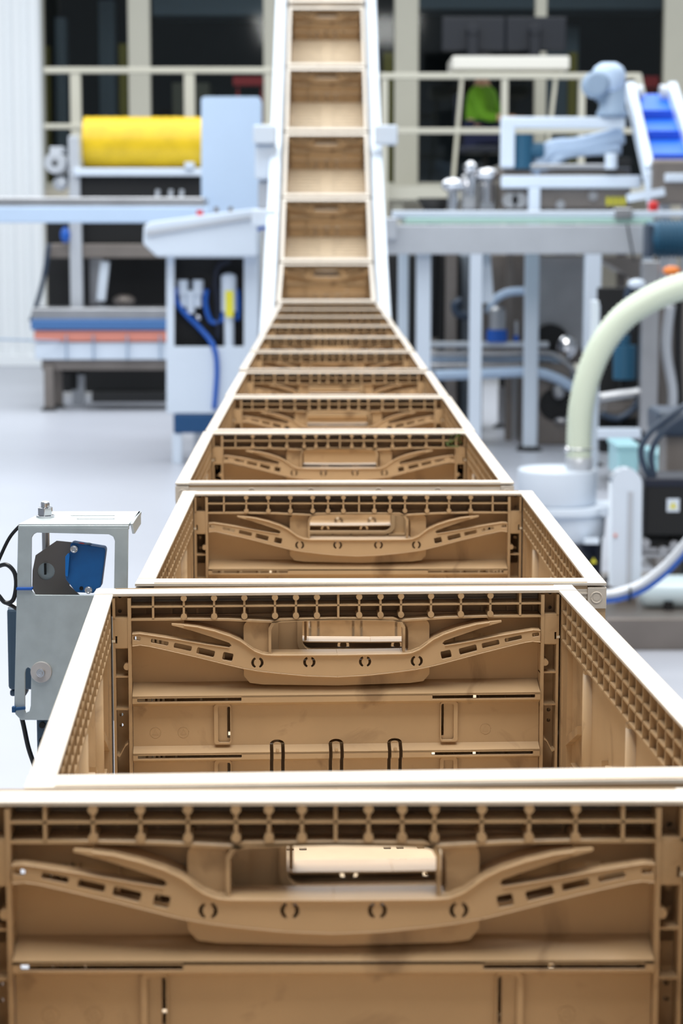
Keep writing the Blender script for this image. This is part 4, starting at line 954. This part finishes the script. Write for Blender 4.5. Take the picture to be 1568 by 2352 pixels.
# belt guard
gd = thing('belt_guard', (pix(1440, 1350, YU-.05).x, YU, 0), 'white round-topped belt guard between the extractor drum and the black motor', 'guard')
og = [(1405, 1350), (1405, 1110)]+[(1440-35*math.cos(PI*k/10), 1112-35*math.sin(PI*k/10)) for k in range(11)]+[(1472, 1350)]
q_ = MB(); q_.plate(GP(og, YU-.05), [], .09, at(YU)); q_.build('cover', WHITE, gd, bevel=.01)
q_ = MB(); pbox(q_, 1442, 1130, 1450, 1345, YU-.056, .01); q_.build('seam_strip', LGREY, gd)
q_ = MB(); c0 = pix(1405, 1350, YU); c1 = pix(1472, 1350, YU); q_.box(c0.x+.02, c1.x-.02, YU-.02, YU+.04, bz, c0.z+.003); q_.build('foot', DSTEEL, gd)
q_ = MB(); c = pix(1413, 1230, YU-.05); q_.cone((c.x, YU-.053, c.z), (c.x, YU-.044, c.z), .006); q_.build('red_mark', SALM, gd)
# black motor
bm2 = thing('black_motor', (pix(1540, 1300, YU).x, YU+.1, 0), 'boxy black motor with white warning label at the right edge', 'motor')
a2 = pix(1482, 1105, YU-.02); b2 = pix(1660, 1232, YU-.02)
MB().box(a2.x, b2.x, YU-.02, YU+.2, b2.z, a2.z-.008).build('housing', BLACK, bm2, bevel=.012)
MB().box(a2.x-.002, b2.x, YU-.025, YU+.2, a2.z-.022, a2.z+.012).build('lid', DNAVY, bm2, bevel=.008)
a3 = pix(1532, 1146, YU-.03); b3 = pix(1560, 1176, YU-.03)
lbm = MB().box(a3.x, b3.x, YU-.024, YU-.020, b3.z, a3.z).build('warning_label', WHITE, bm2)
c = (a3+b3)/2; h = .013; MB().prism([(c.x-h, c.z-h*.8), (c.x+h, c.z-h*.8), (c.x, c.z+h)], YU-.0265, YU-.024, 'Y').build('warning_triangle', YELL, lbm)
MB().bar((c.x+.001, YU-.0272, c.z+.006), (c.x-.001, YU-.0272, c.z-.006), .0015, .002).build('warning_symbol', BLACK, lbm)
for k, (x, y) in enumerate(((1480, 1245), (1545, 1250), (1520, 1262))):
    q_ = MB(); c = pix(x, y, YU); q_.cone((c.x, YU-.03, c.z), (c.x, YU+.1, c.z), .016); q_.build('bolt', STEEL, bm2)
q_ = MB(); c = pix(1482, 1248, YU); pbox(q_, 1470, 1258, 1640, 1268, YU, .15); pbox(q_, 1462, 1272, 1640, 1280, YU-.02, .1); q_.build('mount_rail', STEEL, bm2)
q_ = MB(); q0_ = pix(1470, 1230, YU+.1); q1_ = pix(1640, 1262, YU+.1); q_.box(q0_.x, q1_.x, YU+.02, YU+.18, q1_.z, q0_.z); q_.box(q1_.x-.12, q1_.x-.04, YU+.05, YU+.15, bz, q1_.z); q_.build('mount_foot', BLACK, bm2)
# conduit loops
for pts, l in (([(1620, 905), (1560, 940), (1500, 985), (1472, 1030), (1480, 1075), (1498, 1100)], 'outer dark conduit looping down to the black motor'), ([(1620, 935), (1560, 962), (1515, 1000), (1495, 1045), (1502, 1100)], 'inner dark conduit looping down to the black motor')):
    q_ = MB(); q_.tube([pix(x, y, YU+.02) for x, y in pts], .0115); tag(q_.build('flexible_conduit', DCABLE), l, 'conduit')
# teal crates behind
YX = 9.2
for x0, y0, x1, l in ((1418, 1022, 1466, 'pale teal plastic box behind the white belt guard'), (1500, 1040, 1660, 'wide pale teal plastic box behind the black motor')):
    q_ = MB(); a2 = pix(x0, y0, YX); b2 = pix(x1, y0+75, YX); 
    tb_ = thing('plastic_box', ((a2.x+b2.x)/2, YX+.15, 0), l, 'box'); 
    q_.box(a2.x, b2.x, YX, YX+.3, b2.z, a2.z-.01); q_.build('bin', PTEAL, tb_, bevel=.012)
    MB().box(a2.x-.006, b2.x+.006, YX-.006, YX+.306, a2.z-.02, a2.z).build('lid', PTEAL, tb_, bevel=.004)
    MB().box(a2.x+.01, b2.x-.01, YX+.02, YX+.28, 0, b2.z).build('stand', DSTEEL, tb_)
# grey block top right of conduits
gb = thing('grey_housing', (pix(1560, 1050, YU+.5).x, YU+.6, 0), 'slate housing behind the dark conduits at the right edge', 'housing')
a2 = pix(1512, 945, YU+.5); b2 = pix(1700, 1004, YU+.5); MB().box(a2.x, b2.x, YU+.5, YU+.8, b2.z, a2.z).build('cover', DCABLE, gb, bevel=.02)
a2 = pix(1530, 1000, YU+.55); b2 = pix(1700, 1004, YU+.55); MB().box(a2.x, b2.x, YU+.55, YU+.75, 0, b2.z+.01).build('column', DSTEEL, gb, bevel=.01)
# white container and hoses at lower right
wc = thing('white_canister', (pix(1540, 1420, YU-.15).x, YU-.12, bz), 'white rounded canister lying on the grey base beam', 'canister')
c0 = pix(1470, 1352, YU-.12); r_ = (c0.z-bz-.012); q_ = MB(); q_.lathe((c0.x, YU-.12+.02, bz+r_), [(r_*.6, 0), (r_*.95, .02), (r_, .05), (r_, .16), (r_*1.03, .165), (r_*1.03, .18), (r_, .185), (r_, .4)], 'X', 32); q_.build('shell', mat('frosted_white', (205, 222, 228), .2), wc)
for x in (.08, .28): MB().box(c0.x+x, c0.x+x+.03, YU-.17, YU-.04, bz, bz+.03).build('foot', BLACK, wc)
for dy, m_, l, rr2, yo in ((0, LGREY, 'pale grey hose sweeping from the crates up to the right edge', .014, 0), (.005, BHOSE, 'blue hose strapped under the pale grey hose', .010, 14)):
    pts = [(1300, 1372), (1375, 1366), (1420, 1360), (1470, 1342), (1515, 1310), (1550, 1275), (1590, 1225), (1640, 1150)]
    q_ = MB(); q_.tube([pix(x+yo*.3, y+yo, 6.9+dy) for x, y in pts]+[], rr2); tag(q_.build('air_line', m_), l, 'hose')
m = MB(); c = pix(1445, 1358, 6.9); m.ring((c.x, 6.9, c.z-.01), .026, .004, 'X'); tag(m.build('cable_tie', BLACK), 'black tie binding the grey and blue hoses together', 'tie')
# levelling foot under the guard
lv = thing('levelling_foot', (pix(1410, 1400, 7.9).x, 7.95, 0), 'black levelling foot standing beside the grey base beam', 'foot')
c = pix(1408, 1402, 7.9); MB().cone((c.x, 7.95, 0), (c.x, 7.95, bz), .03).build('stem', BLACK, lv); MB().cone((c.x, 7.95, bz), (c.x, 7.95, bz+.05), .045, .03).build('pad', BLACK, lv)
